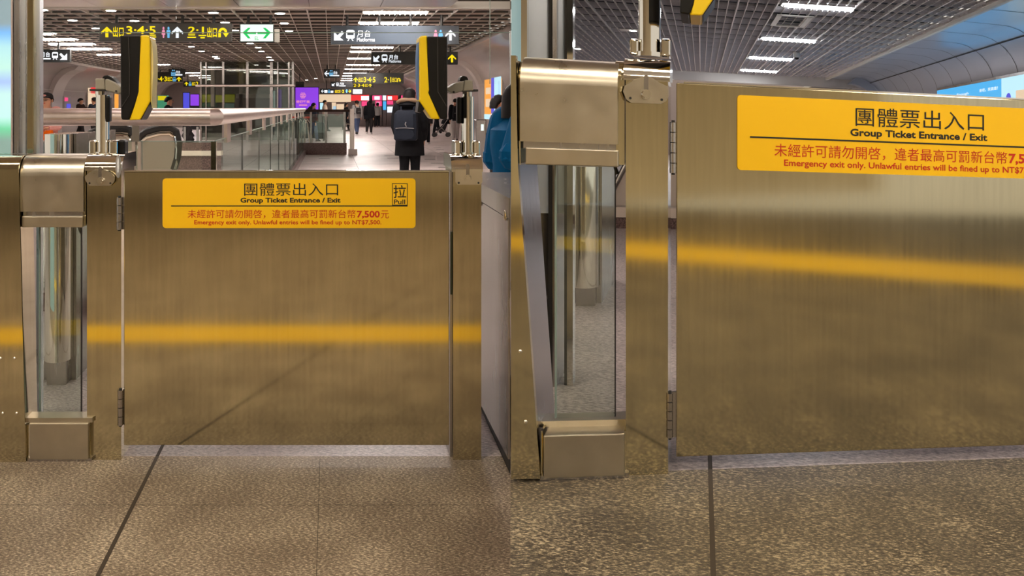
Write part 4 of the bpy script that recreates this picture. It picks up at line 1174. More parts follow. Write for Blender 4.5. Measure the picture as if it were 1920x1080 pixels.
# run into the depth
n = 11
for i in range(n):
    w0, w1 = wp + 0.03 + (WF - wp - 0.05) * i / n, wp + 0.03 + (WF - wp - 0.05) * (i + 1) / n
    part('glass_panel', MB(L).box(uB - 0.006, uB + 0.006, 0.12, vg, w0 + 0.006, w1 - 0.006), 'rail_glass', t)
    part('panel_edge', MB(L).box(uB - 0.006, uB + 0.006, 0.12, vg, w1 - 0.005, w1 + 0.005), 'slot', t)
    part('panel_edge', MB(L).box(uB - 0.006, uB + 0.006, vg, vg + 0.005, w0 + 0.006, w1 - 0.006), 'glass_edge', t)
    wm = w0 + 0.5
    part('bracket', MB(L).box(uB - 0.012, uB + 0.012, vg - 0.03, pc.y - 0.02, wm, wm + 0.20), 'rail_steel', t)
b = MB(L).box(uA, uB + 0.05, 0, 0.115, wp - 0.05, wp + 0.10); b.box(uB - 0.06, uB + 0.06, 0.0, 0.115, wp + .1, WF)
part('curb', b, 'granite_brown', t, 'dark granite curb')

# ---- escalators behind that railing
def balustrade(fr, label, pts, Y, group, dy=0.1, tilt=None):
    """pixel outline of the balustrade, handrail as a tube round it"""
    w = Y - YL
    p = [fr.ray(x, y, w=w) for x, y in pts]
    t = thing('escalator', label, 'escalator', fr.pt(p[0].x, 0, w), group)
    P2 = [(a.x, a.y) for a in p]
    part('balustrade_panel', MB(fr).prism(P2 + [(P2[-1][0], 0.12), (P2[0][0], 0.12)], w - 0.01, w + 0.01), 'cream_panel', t)
    part('handrail', MB(fr).tube([(a.x, a.y, w) for a in p], 0.032, 12), 'rubber', t, 'dark rubber handrail')
    ins = [(a.x * 0.94 + 0.06 * sum(q.x for q in p) / len(p), a.y - 0.05, w - 0.016) for a in p]
    part('inner_rail', MB(fr).tube(ins, 0.016, 10), 'chrome', t)
    part('skirt', MB(fr).box(min(a[0] for a in P2), max(a[0] for a in P2), 0.0, 0.30, w - 0.08, w + 0.08), 'rail_steel', t)
    return t
balustrade(L, 'escalator with rounded end, left of the railing post, behind the pipe', [(139, 325), (140, 300), (146, 280), (158, 262), (172, 249), (190, 243), (230, 241), (243, 243), (250, 252)], 6.4, 'escalators behind the pipe railing')
balustrade(L, 'escalator with rounded right end, between railing post and corner', [(256, 268), (263, 255), (274, 247), (300, 240), (320, 239.5), (330, 246), (335, 268), (333, 295), (326, 318)], 6.9, 'escalators behind the pipe railing')
# low marble parapet of the opening beyond, and a small drum before it
w = 12.0 - YL
q = L.rect(340, 270, 402, 303, w)
t = thing('parapet', 'low brown marble parapet beyond the rounded escalator', 'parapet', L.pt((q[0] + q[1]) / 2, 0, w))
part('wall_block', MB(L).box(q[0] - 0.5, q[1] + 0.1, 0.0, L.ray(370, 292, w=w).y, w, w + 0.2), 'granite_brown', t)
part('coping', MB(L).box(q[0] - 0.5, q[1] + 0.1, L.ray(370, 292, w=w).y, L.ray(370, 283, w=w).y, w - 0.02, w + 0.22), 'cream_panel', t)
part('ledge', MB(L).box(q[0] - 0.5, q[1] + 0.1, L.ray(370, 283, w=w).y, L.ray(370, 268, w=w).y, w + .05, w + 0.2), 'granite_brown', t)
for x in (368, 344):
    q2 = L.rect(x, 238, x + 4, 268, w + .1)
    part('post', MB(L).box(q2[0], q2[1], L.ray(370, 268, w=w).y, q2[3], w + .1, w + .14), 'grey_steel', t)
p = L.ray(352, 266, w=w + 0.5)
t = thing('potted_plant', 'dark round bushy plant in a dark pot, under the pipe railing', 'plant', L.pt(p.x, 0, w + .6))
part('pot', MB(L).tube([(p.x, 0, w + .6), (p.x, p.y, w + .6)], [0.09, 0.12], 16), 'rubber', t)
b = MB(L)
for k in range(40):
    a, h, rr = random.uniform(0, 6.28), random.uniform(0.02, 0.20), random.uniform(0.0, 0.09)
    c = (p.x + rr * math.cos(a), p.y + h, w + .6 + rr * math.sin(a))
    b.prism([(c[0] - .03, c[1]), (c[0], c[1] + .05), (c[0] + .03, c[1]), (c[0], c[1] - .05)], c[2], c[2] + 0.004)
part('foliage', b, 'cloth_dark', t)

# ---- second railing with dark rail and marble base
YS = 21.5
w = YS - YL
t = thing('railing', 'dark-railed steel railing on a brown marble base, before the purple board', 'railing', L.pt(PX(600, YS), 0, w))
a, c = PX(548, YS), PX(657, YS)
vt = L.ray(600, 207.5, w=w).y
part('handrail', MB(L).tube([(a, vt, w), (c, vt, w)], 0.035, 14), 'cloth_brown', t, 'brown handrail')
q = L.rect(556, 268, 650, 286, w)
part('marble_base', MB(L).box(q[0], q[1], 0.0, q[3], w - 0.05, w + 0.15), 'granite_brown', t)
for x, wd in ((558, 4), (583, 4), (611, 4.5), (646, 4.5)):
    q = L.rect(x - wd / 2, 210, x + wd / 2, 285, w)
    part('post', MB(L).box(q[0], q[1], 0.0, vt, w + 0.0, w + 0.05), 'grey_steel' if x != 558 else 'cloth_brown', t)
for x0, x1 in ((560, 581), (585, 609), (613, 644)):
    q = L.rect(x0, 214, x1, 268, w)
    part('glass_panel', MB(L).box(q[0], q[1], q[2], q[3], w + .02, w + .032), 'rail_glass', t)
q = L.rect(540, 207, 543, 288, w)
q = L.rect(656, 204, 664.5, 284, w - 0.1)
part('end_post', MB(L).box(q[0], q[1], 0.15, q[3], w - 0.1, w + 0.05, 0.01), 'rail_steel', t)
q = L.rect(653.5, 275, 670, 287, w - 0.2)
part('foot_block', MB(L).box(q[0], q[1], 0.0, 0.16, w - 0.2, w + 0.15, 0.01), 'shop_grey', t)
for y in (232, 245):
    p0 = L.ray(648, y, w=w - .05); p1 = L.ray(658, y, w=w - .05)
    part('clamp', MB(L).tube([(p0.x, p0.y, w - .05), (p1.x, p1.y, w - .05)], 0.022, 10), 'chrome', t)
# bicycle-rack-like steel queue rails inside it
t = thing('queue_barrier', 'cluster of bent steel tubes with red caps behind the dark-railed railing', 'barrier', L.pt(PX(570, 24), 0, 24 - YL))
for i, x in enumerate((553, 563, 571, 576)):
    a = L.ray(x, 228, w=24 - YL); 
    part('bent_tube', MB(L).tube([(a.x - 0.1, 0, 24 - YL), (a.x - 0.06, a.y - 0.05, 24 - YL), (a.x, a.y + 0.08, 24 - YL), (a.x + 0.1, a.y - 0.05, 24 - YL), (a.x + 0.16, 0.0, 24 - YL)], 0.022, 8), 'chrome', t)
    if i in (0, 3):
        part('red_cap', MB(L).box(a.x - 0.12, a.x + 0.13, a.y + 0.10, a.y + 0.15, 23.9 - YL, 24.05 - YL), 'ink_red', t)

# ---- lift shaft
YE = 30.0
w = YE - YL
t = thing('lift_shaft', 'glass lift shaft with steel mullions under the ceiling', 'lift shaft', L.pt(PX(462, YE), 0, w + 1))
q = L.rect(375, 93, 551, 265, w)
for x0, x1 in ((375, 378), (385, 387.5), (416.5, 420.5), (461.5, 466), (506, 511.5), (519.5, 522), (540, 543), (547, 551)):
    e = L.rect(x0, 120, x1, 250, w - 0.05)
    part('mullion', MB(L).box(e[0], e[1], 0, CL - 0.02, w - 0.05, w + 0.05), 'grey_steel', t)
for x0, x1 in ((378, 416.5), (420.5, 461.5), (466, 506), (511.5, 540)):
    e = L.rect(x0, 120, x1, 250, w)
    part('glass_pane', MB(L).box(e[0], e[1], 0.05, CL - 0.03, w, w + 0.02), 'lift_glass', t)
e = L.rect(366, 158.5, 553, 162.5, w - 0.2)
part('ring_beam', MB(L).box(e[0], e[1], e[2], e[3], w - 0.2, w + 0.1, 0.02), 'rail_steel', t)
e = L.rect(378, 129.5, 548, 131, w - 0.1)
part('cross_bar', MB(L).box(e[0], e[1], e[2], e[3], w - 0.1, w + 0.0), 'grey_steel', t)
for x0, x1, y0, y1, m in ((404, 419, 116, 178, 'shop_dark'), (420, 446, 141, 160, 'void_black'), (465, 503, 143, 160, 'void_black'), (395, 402, 116, 200, 'shop_grey'), (448, 455, 116, 240, 'shop_grey'), (442, 505, 176, 184, 'shop_grey'), (440, 505, 184, 240, 'shop_dark'), (480, 500, 116, 140, 'shop_grey')):
    e = L.rect(x0, y0, x1, y1, w + 1.6)
    part('cab_frame', MB(L).box(e[0], e[1], e[2], e[3], w + 1.6, w + 1.9), m, t)
e = L.rect(375, 116, 548, 260, w + 2.6)
part('back_glass', MB(L).box(e[0], e[1], 0.05, CL - 0.03, w + 2.6, w + 2.65), 'lift_glass', t)
# bright screens seen through the shaft
def board(name, label, cat, x0, y0, x1, y1, Y, m, dep=0.12, stand=True, frame='sign_black'):
    w = Y - YL
    q = L.rect(x0, y0, x1, y1, w)
    t = thing(name, label, cat, L.pt((q[0] + q[1]) / 2, 0 if stand else q[2], w))
    part('cabinet', MB(L).box(q[0] - 0.03, q[1] + 0.03, 0.0 if stand else q[2] - 0.03, q[3] + 0.03, w + 0.012, w + dep), frame, t)
    part('screen', MB(L).box(q[0], q[1], q[2], q[3], w, w + 0.011), m, t)
    return t, w, q
board('display_screen', 'tall purple and white display behind the right part of the lift shaft', 'display', 520, 168, 528, 204, 36, 'purple_lit')
board('display_screen', 'narrow white display beside the tall purple one in the lift shaft', 'display', 510, 170, 516, 204, 36.2, 'lit_white')
board('display_screen', 'small purple wall display left of the lift shaft', 'display', 357, 177, 373, 198, 46, 'purple_lit')
board('display_screen', 'bluish standing display in the grey portal left of the lift', 'display', 343.5, 174, 355, 203, 43, 'indigo_lit')
t, w, q = board('kiosk', 'kiosk with long yellow fascia seen through the lift shaft', 'kiosk', 378, 177, 440, 192, 40, 'yellow_fascia', 1.0)
part('glow_strip', MB(L).box(q[0], q[0] + (q[1] - q[0]) * .45, q[2] - 0.2, q[2] - 0.05, w - 0.02, w + 0.01), 'green_glow', t)
e = L.rect(421, 194, 439, 203, w); part('counter_display', MB(L).box(e[0], e[1], e[2], e[3], w - 0.02, w + 0.01), 'door_pale_lit', t)
board('kiosk', 'small kiosk with yellow-green top beside the far dark-haired man', 'kiosk', 296, 180, 312, 188, 47, 'yellow_fascia', 0.6, True, 'green_glow')
# purple board
t, w, q = board('light_box', 'big purple lit board with white flower mark and four characters', 'advertising board', 554, 164, 597, 206, 33, 'purple_lit')
b = MB(L); cx, cy = L.ray(568, 179, w=w).x, L.ray(568, 179, w=w).y
for k in range(6):
    a = math.pi / 3 * k
    b.tube([(cx + 0.075 * math.cos(a) + 0.045 * math.cos(z * .628), cy + 0.075 * math.sin(a) + 0.045 * math.sin(z * .628), w - 0.008) for z in range(10)], 0.012, 6, closed=True)
part('flower_mark', b, 'lit_pink', t)
part('lettering', text_mb(L, '奇國醫美', *L.rect(555.5, 188, 581, 193.5, w), w - 0.008, 0.02), 'lit_pink', t, smooth=False)
part('small_writing', MB(L).box(*L.rect(561, 196, 576, 198, w), w - 0.01, w - .005), 'lit_pink', t)
e = L.rect(571, 199, 590, 206, w)
b = MB(L).prism(poly(L, [(574, 206), (581, 199), (586, 199), (592, 206)], w), w - 0.009, w - 0.004); part('figure_cutout', b, 'cloth_dark', t)

# ---- posters and lightboxes on the vaulted walls
def wallboard(name, label, cat, u, x0, x1, ya, yb, m, sgn, bands=()):
    p, r = L.ray(x0, (ya + yb) / 2, u=u), L.ray(x1, (ya + yb) / 2, u=u)
    w0, w1 = min(p.z, r.z), max(p.z, r.z)
    wm = (w0 + w1) / 2; pm = L.ray((x0 + x1) / 2, ya, u=u); qm = L.ray((x0 + x1) / 2, yb, u=u)
    t = thing(name, label, cat, L.pt(u, qm.y, wm))
    part('frame', MB(L).box(u - 0.05, u + 0.05, qm.y - 0.05, pm.y + 0.05, w0 - 0.04, w1 + 0.04), 'white_metal', t)
    d = u - sgn * 0.056
    part('lit_face', MB(L).box(min(d, d - sgn * 0.01), max(d, d - sgn * 0.01), qm.y, pm.y, w0, w1), m, t)
    for f0, f1, g0, g1, mm in bands:
        e = d - sgn * 0.014
        part('colour_field', MB(L).box(min(e, e - sgn * .008), max(e, e - sgn * .008), qm.y + (pm.y - qm.y) * g0, qm.y + (pm.y - qm.y) * g1, w0 + (w1 - w0) * f0, w0 + (w1 - w0) * f1), mm, t)
    return t
UWL, UWR = PL[-1][0] + 0.06, PR[-1][0] - 0.06
wallboard('light_box', 'tall orange and indigo lit advertisement on the right vault wall', 'advertising board', UWR, 944, 912, 146, 224, 'orange_lit', 1,
          [(0.0, 0.38, 0.12, 1, 'pale_sky_lit'), (0.36, 0.56, 0.1, 1, 'indigo_lit'), (0.0, 1, 0, 0.12, 'pale_sky_lit'), (0.62, 0.9, 0.62, 0.78, 'cream_lit'), (0.62, 0.9, 0.3, 0.5, 'cream_lit'), (0.05, 0.15, 0.3, 0.9, 'indigo_lit')])
wallboard('poster', 'pinkish white poster on the left vault wall beside the reader pole', 'poster', UWL, 118, 130.5, 183, 206, 'poster_white', -1, [(0.0, 0.5, 0.7, 1, 'pinkred_lit'), (0.3, 0.9, 0.1, 0.5, 'indigo_lit')])
wallboard('light_box', 'red lit advertisement in the left vault behind the reader mount', 'advertising board', UWL, 163, 180, 155, 200, 'cream_lit', -1, [(0.25, 1, 0.55, 1, 'red_lit')])
wallboard('light_box', 'yellow upright panel on the left vault, by the left card reader', 'advertising board', UWL, 213, 220, 176, 203, 'orange_lit', -1)

# ---- shops closing the hall
def shop(label, x0, x1, y0, y1, m, extra, Y=54.0):
    w = Y - YL
    q = L.rect(x0, y0, x1, y1, w)
    t = thing('shop_front', label, 'shop', L.pt((q[0] + q[1]) / 2, 0, w))
    part('shop_body', MB(L).box(q[0], q[1], 0.0, q[3] + 0.05, w + 0.02, w + 1.2), 'shop_dark', t)
    part('fascia', MB(L).box(q[0], q[1], q[2], q[3], w - 0.05, w + 0.018), m, t)
    for a0, b0, a1, b1, mm, nm in extra:
        e = L.rect(a0, b0, a1, b1, w - .06)
        part(nm, MB(L).box(e[0], e[1], max(0, e[2]), e[3], w - 0.085, w - 0.055), mm, t)
shop('far shop with long cream fascia over a bright counter', 598, 658, 177, 191, 'cream_lit',
     [(622, 192, 630, 205, 'cream_lit', 'counter_panel'), (624, 199, 630, 206, 'sky_lit', 'counter_panel'), (631, 195, 650, 206, 'cream_lit', 'counter_panel'), (600, 193, 606, 206, 'pale_sky_lit', 'counter_panel'), (646, 216, 654, 236, 'shop_grey', 'counter_panel')])
shop('far shop with red and white lit fascia and pink poster below', 658, 692, 178, 189, 'red_lit',
     [(677, 180, 692, 188, 'lit_white', 'fascia_panel'), (678, 190, 691, 199, 'pinkred_lit', 'poster_panel'), (666, 190, 677, 206, 'shop_grey', 'poster_panel')])
shop('far shop with pink lit windows left of the fur-hooded woman', 698, 716, 179, 188, 'pinkred_lit',
     [(702, 180.5, 712, 187, 'lit_white', 'fascia_panel'), (704, 189, 716, 199, 'pinkred_lit', 'poster_panel'), (706, 191, 712, 197, 'lit_white', 'poster_panel')])
shop('far shop with pale lit windows behind the fur-hooded woman', 717.5, 724, 179, 188, 'lit_white',
     [(718, 190, 724, 206, 'sky_lit', 'poster_panel')])
shop('far shop with red fascia right of the pale windows', 725, 746, 179, 188, 'red_lit',
     [(727, 180.5, 735, 187, 'lit_white', 'fascia_panel'), (725.5, 189, 737, 196, 'pinkred_lit', 'poster_panel'), (726, 200, 738, 211, 'lit_white', 'poster_panel')])
shop('far shop with pink lit front at the far right corner', 752, 765, 179, 190, 'pinkred_lit', [(754, 193, 764, 214, 'pale_sky_lit', 'poster_panel')])

# ---- right hall: blue lightbox
u = PRR[-1][0] - 0.05
p0, p1 = R.ray(1762, 180, u=u), R.ray(2060, 160, u=u)
vt = R.ray(1850, 154, u=u).y
t = thing('light_box', 'long blue lit advertisement in the wall at the right border', 'advertising board', R.pt(u, vt - 1.2, (p0.z + p1.z) / 2))
w0, w1 = min(p0.z, p1.z), max(p0.z, p1.z)
part('frame', MB(R).box(u - 0.06, u + 0.03, vt - 1.6, vt + 0.06, w0, w1 + 0.08), 'grey_steel', t)
part('lit_face', MB(R).box(u - 0.075, u - 0.062, vt - 1.55, vt, w0, w1), 'sky_lit', t)
pa, pb = R.ray(1878, 170, u=u - .08).z, R.ray(1990, 170, u=u - .08).z
part('lit_face', MB(R).box(u - 0.085, u - 0.077, vt - 1.55, vt, min(pa, pb), max(pa, pb)), 'pale_sky_lit', t)
pa, pb = R.ray(1905, 180, u=u - .09).z, R.ray(1950, 170, u=u - .09).z
part('lit_face', MB(R).box(u - 0.094, u - 0.087, vt - 1.55, vt - .28, min(pa, pb), max(pa, pb)), 'cream_lit', t)
def wall_text(s, x0, x1, y0, y1, uu):
    a, c = R.ray(x0, (y0 + y1) / 2, u=uu), R.ray(x1, (y0 + y1) / 2, u=uu)
    va, vb = R.ray((x0 + x1) / 2, y1, u=uu).y, R.ray((x0 + x1) / 2, y0, u=uu).y
    vs, fs, q0, q1, r0, r1 = text_bm(s, 0.01)
    b = MB(R); b.add([(uu, va + (y - r0) / (r1 - r0) * (vb - va), a.z + (x - q0) / (q1 - q0) * (c.z - a.z)) for x, y in vs], fs)
    part('lettering', b, 'lit_white', t, smooth=False)
wall_text('來吧，來高雄！', 1836, 1871, 164, 171, u - 0.088)
wall_text('Enough', 1794, 1816, 174, 180, u - 0.088)
for x in (1890,):
    pq = R.ray(x, 183, u=u - 0.10)
    part('figure_mark', MB(R).ell((u - .09, pq.y, pq.z), (0.006, 0.09, 0.12)), 'indigo_lit', t)

# low wall and escalator seen under the right paddle housing
w = R.ray(1160, 428, v=0.0).z
t = thing('parapet', 'low dark granite curb with pale top seen beside the right glass paddle', 'parapet', R.pt(R.ray(1160, 428, w=w).x, 0, w))
q = R.ray(1160, 407, w=w).y
ub_ = ubr(w) 
part('curb', MB(R).box(ub_ + .1, R.ray(1600, 400, w=w).x, 0, q, w, w + 0.15), 'granite_brown', t)
part('coping', MB(R).box(ub_ + .1, R.ray(1600, 400, w=w).x, q, R.ray(1160, 388, w=w).y, w - 0.02, w + 0.17), 'cream_panel', t)
w2 = w + 0.6
t = thing('escalator', 'sloping cream escalator side with steel edge beside the right glass paddle', 'escalator', R.pt(R.ray(1160, 400, w=w2).x, 0, w2))
b = MB(R).prism(poly(R, [(1130, 395), (1185, 300), (1300, 300), (1300, 395)], w2), w2, w2 + 0.1); part('balustrade_panel', b, 'cream_panel', t)
a, c = R.ray(1128, 398, w=w2 - .05), R.ray(1178, 300, w=w2 - .05)
part('handrail', MB(R).tube([(a.x, a.y, w2 - .05), (c.x, c.y, w2 - .05)], 0.03, 12), 'grey_steel', t)
part('skirt', MB(R).box(a.x - 0.2, a.x + 1, 0, a.y, w2, w2 + .1), 'cream_panel', t)

# ================================================================== PEOPLE
def skin_mesh(verts, edges, radii, sub=2):
    me = bpy.data.meshes.new('tmp'); me.from_pydata([tuple(v) for v in verts], edges, [])
    ob = bpy.data.objects.new('tmp', me); link(ob)
    sm = ob.modifiers.new('s', 'SKIN'); sm.use_smooth_shade = True
    for i, r in enumerate(radii):
        d = me.skin_vertices[0].data[i]
        d.radius = r if isinstance(r, tuple) else (r, r)
        d.use_root = (i == 0)
    ss = ob.modifiers.new('b', 'SUBSURF'); ss.levels = ss.render_levels = sub
    dg = bpy.context.evaluated_depsgraph_get(); dg.update()
    out = bpy.data.meshes.new_from_object(ob.evaluated_get(dg))
    bpy.data.objects.remove(ob); bpy.data.meshes.remove(me)
    return out
def person(label, X, Y, H, face, top, legs, hair, hair_len=0.0, shoes='shoe', coat=0.0, stride=0.10, pack=None, lean=0.0, arms=((0.05, 0.0), (0.05, 0.0)),
           group=None, sub=2, bulk=1.0, sleeve=None, mask=False, cap=None, glasses=False, hood=None, z0=0.0, skin='skin', bag=None):
    """face: heading in degrees, 0 looks away from the viewer, 180 towards; arms: (forward swing, elbow bend) left, right"""
    base = Vector((X, Y, z0))
    t = thing('person', label, 'person', base, group)
    ca, sa = math.cos(math.radians(-face)), math.sin(math.radians(-face))
    def T(x, y, z):                     # body coordinates: x to its right, y ahead, z up, in heights
        y += lean * max(0, z - 0.5)
        return base + Vector(((x * ca - y * sa) * H, (x * sa + y * ca) * H, z * H))
    V, E, Rr = [], [], []
    def add(p, r, par=None):
        V.append(T(*p) - base); Rr.append(r * H if not isinstance(r, tuple) else (r[0] * H, r[1] * H))
        if par is not None: E.append((par, len(V) - 1))
        return len(V) - 1
    pel = add((0, 0, 0.52), 0.075)
    sp = add((0, 0, 0.61), 0.068, pel); ch = add((0, 0, 0.72), 0.082, sp); ub = add((0, 0, 0.795), 0.062, ch)
    nk = add((0, 0.004, 0.845), 0.032, ub); jw = add((0, 0.016, 0.885), 0.044, nk); hd = add((0, 0.014, 0.925), 0.058, jw); tp = add((0, 0.006, 0.968), 0.042, hd)
    J = {}
    for s, (sw, bend) in ((-1, arms[0]), (1, arms[1])):
        sh = add((0.105 * s, 0, 0.800), 0.038, ub)
        el = (0.130 * s, 0.17 * math.sin(sw) - 0.005, 0.800 - 0.17 * math.cos(sw))
        a2 = sw + bend
        wr = (el[0] - 0.25 * s * 0.145 * math.sin(bend), el[1] + 0.145 * math.sin(a2), el[2] - 0.145 * math.cos(a2))
        pm = (wr[0], wr[1] + 0.035 * math.sin(a2), wr[2] - 0.035 * math.cos(a2))
        e = add(el, 0.027, sh); w = add(wr, 0.017, e); p = add(pm, (0.020, 0.014), w)
        J[s] = ((0.105 * s, 0, 0.800), el, wr)
        for k in range(4):
            off = (k - 1.5) * 0.0095
            f1 = (pm[0] + 0.2 * off, pm[1] + off + 0.022 * math.sin(a2), pm[2] - (0.022 + 0.004 * (k in (1, 2))) * math.cos(a2) + 0 * off)
            f2 = (f1[0] - 0.006 * s, f1[1] + 0.020 * math.sin(a2), f1[2] - 0.020 * math.cos(a2))
            q = add(f1, 0.0052, p); add(f2, 0.0045, q)
        q = add((wr[0] - 0.012 * s, wr[1] + 0.016, wr[2] - 0.016), 0.0062, w); add((wr[0] - 0.016 * s, wr[1] + 0.024, wr[2] - 0.040), 0.005, q)
    K = {}
    for s in (-1, 1):
        st = stride * s
        hip = add((0.048 * s, 0, 0.49), 0.062, pel)
        kn = (0.050 * s, st * 0.45 + 0.012 * (stride > 0), 0.275); an = (0.050 * s, st * 0.9 - (0.03 if s < 0 and stride > 0.05 else 0), 0.042 + (0.02 if s < 0 and stride > 0.05 else 0))
        k1 = add(kn, 0.041, hip); k2 = add(an, 0.024, k1); add((an[0], an[1] + 0.055, an[2] - 0.022), (0.024, 0.016), k2)
        K[s] = ((0.048 * s, 0, 0.50), kn, an)
    me = skin_mesh(V, E, Rr, sub)
    me.materials.append(M[skin])
    body = bpy.data.objects.new('body', me); link(body); body.parent = t; ROOT[body.name] = base
    for p_ in me.polygons: p_.use_smooth = True
    def cloth(name, m, build, lab=None):
        b = MB(G); build(b)
        return part(name, b, m, t, lab)
    def W(p): q = T(*p); return (q.x, q.z, q.y)         # world -> builder order
    def oval(z, rx, ry, y=0.0, n=16, x=0.0): return [W((x + rx * math.cos(2 * math.pi * k / n), y + ry * math.sin(2 * math.pi * k / n), z)) for k in range(n)]
    B = bulk; S = sleeve or bulk
    hem = 0.47 - coat
    rows = [(hem, 0.098 * B + 0.10 * coat, 0.078 * B + 0.12 * coat), (0.50, 0.098 * B + 0.03 * coat, 0.080 * B), (0.60, 0.092 * B, 0.076 * B), (0.70, 0.106 * B, 0.086 * B), (0.77, 0.112 * B, 0.080 * B), (0.81, 0.088 * B, 0.062), (0.835, 0.050, 0.046), (0.85, 0.042, 0.042)]
    def torso(b):
        b.rings([oval(*r) for r in rows])
        for s in (-1, 1):
            sh, el, wr = J[s]
            sh2 = (sh[0] * 0.92, sh[1], sh[2])
            mid = tuple((a + c) / 2 for a, c in zip(el, wr))
            b.tube([W(sh2), W(tuple((a + c) / 2 for a, c in zip(sh, el))), W(el), W(mid), W(wr)], [0.050 * H * S, 0.045 * H * S, 0.040 * H * S, 0.036 * H * S, 0.026 * H * S], 12)
            b.ell(W(sh2), (0.05 * H * S,) * 3, 12, 8)
            b.ell(W(el), (0.040 * H * S,) * 3, 10, 6)
    cloth('coat' if coat else 'jacket', top, torso)
    def trousers(b):
        b.rings([oval(0.44, 0.088, 0.068), oval(0.50, 0.094, 0.074), oval(0.56, 0.086, 0.068)])
        for s in (-1, 1):
            hp, kn, an = K[s]
            b.tube([W(hp), W(tuple(a * 0.5 + c * 0.5 for a, c in zip(hp, kn))), W(kn), W(tuple(a * .5 + c * .5 for a, c in zip(kn, an))), W((an[0], an[1], an[2] + 0.004))], [0.066 * H, 0.058 * H, 0.047 * H, 0.043 * H, 0.034 * H], 12)
    cloth('trousers', legs, trousers)
    for s in (-1, 1):
        an = K[s][2]
        cloth('shoe', shoes, lambda b: b.rings([[W((an[0] + a * math.cos(k * math.pi / 5), an[1] + 0.03 + c * math.sin(k * math.pi / 5), max(0.0, an[2] - 0.042 + h))) for k in range(10)] for h, a, c in ((0.0, 0.026, 0.074), (0.02, 0.027, 0.074), (0.036, 0.023, 0.05), (0.055, 0.020, 0.026))]))
    # hair, pulled over the crown and down the back
    def hairs(b):
        b.rings([oval(0.905, 0.050, 0.030, -0.036), oval(0.925, 0.060, 0.052, -0.020), oval(0.950, 0.062, 0.062, -0.002), oval(0.975, 0.050, 0.054, 0.004), oval(0.992, 0.028, 0.030, 0.004), oval(0.999, 0.006, 0.006, 0.004)])
        if hair_len:
            b.rings([oval(0.925 - hair_len, 0.046, 0.018, -0.056), oval(0.88, 0.060, 0.026, -0.044), oval(0.93, 0.060, 0.046, -0.026), oval(0.965, 0.050, 0.046, -0.012)])
    if hair: cloth('hair', hair, hairs)
    def feat(name, m, pts): cloth(name, m, lambda b: [b.ell(W(p), (r[0] * H, r[2] * H, r[1] * H), 10, 7) for p, r in pts])
    feat('eyes', 'hair_black', [((-0.022, 0.068, 0.925), (0.008, 0.005, 0.004)), ((0.022, 0.068, 0.925), (0.008, 0.005, 0.004))])
    feat('nose', skin, [((0, 0.078, 0.908), (0.008, 0.010, 0.014))])
    feat('mouth', 'ink_red' if not mask else 'mask_white', [((0, 0.062, 0.888), (0.014, 0.006, 0.004))] if not mask else [((0, 0.060, 0.890), (0.034, 0.018, 0.024))])
    feat('ears', skin, [((-0.061, 0.010, 0.915), (0.006, 0.012, 0.018)), ((0.061, 0.010, 0.915), (0.006, 0.012, 0.018))])
    if glasses:
        def gl(b):
            for s in (-1, 1):
                b.tube([W((0.024 * s + 0.017 * math.cos(k * .628), 0.078, 0.924 + 0.012 * math.sin(k * .628))) for k in range(10)], 0.0022 * H, 6, closed=True)
                b.tube([W((0.041 * s, 0.078, 0.927)), W((0.062 * s, 0.03, 0.925)), W((0.063 * s, 0.0, 0.92))], 0.002 * H, 6)
            b.tube([W((-0.007, 0.080, 0.926)), W((0.007, 0.080, 0.926))], 0.002 * H, 6)
        cloth('eyeglasses', 'rubber', gl)
    if cap:
        cloth('cap', cap, lambda b: b.rings([oval(0.948, 0.063, 0.068, 0.006), oval(0.970, 0.062, 0.066, 0.006), oval(0.992, 0.048, 0.052, 0.004), oval(1.006, 0.015, 0.016, 0.004)]))
        cloth('cap_badge', 'cloth_pink', lambda b: b.ell(W((0, 0.070, 0.972)), (0.03 * H, 0.012 * H, 0.006 * H), 10, 6))
    if hood:
        def hd_(b):
            b.rings([oval(0.805, 0.090, 0.060, -0.03), oval(0.835, 0.098, 0.080, -0.040), oval(0.865, 0.070, 0.060, -0.045)])
        cloth('hood', top, hd_)
        def ff(b):
            n = 14
            pts = [W((0.098 * math.cos(k / (n - 1) * math.pi), -0.06 - 0.045 * math.sin(k / (n - 1) * math.pi), 0.862 + 0.022 * math.sin(k / (n - 1) * math.pi))) for k in range(n)]
            b.tube(pts, [0.018 * H * (1 + 0.15 * math.sin(5 * k)) for k in range(n)], 10)
        cloth('fur_trim', hood, ff, 'grey-brown fur trim of the hood')
    if pack:
        pm, w_, z1_, z2_ = pack
        def bp(b):
            rr = []
            for z, f, d in ((z1_, 0.86, 0.72), (z1_ + 0.015, 0.98, 0.95), ((z1_ + z2_) / 2 - 0.02, 1.0, 1.0), (z2_ - 0.035, 0.96, 0.9), (z2_ - 0.008, 0.78, 0.66), (z2_, 0.5, 0.4)):
                n = 20
                rr.append([W((w_ * f * max(-1, min(1, 1.25 * math.cos(2 * math.pi * k / n))), -0.085 * B - 0.055 - 0.058 * d * max(-1, min(1, 1.25 * math.sin(2 * math.pi * k / n))), z)) for k in range(n)])
            b.rings(rr)
        k = cloth('backpack', pm, bp)
        b = MB(G)
        zz = z1_ + (z2_ - z1_) * 0.42
        b.tube([W((-w_ * 0.8, -0.085 * B - 0.117, zz - .004)), W((0, -0.085 * B - 0.120, zz)), W((w_ * 0.8, -0.085 * B - 0.117, zz - .004))], 0.003 * H, 6)
        part('pocket_zip', b, 'cloth_grey', k)
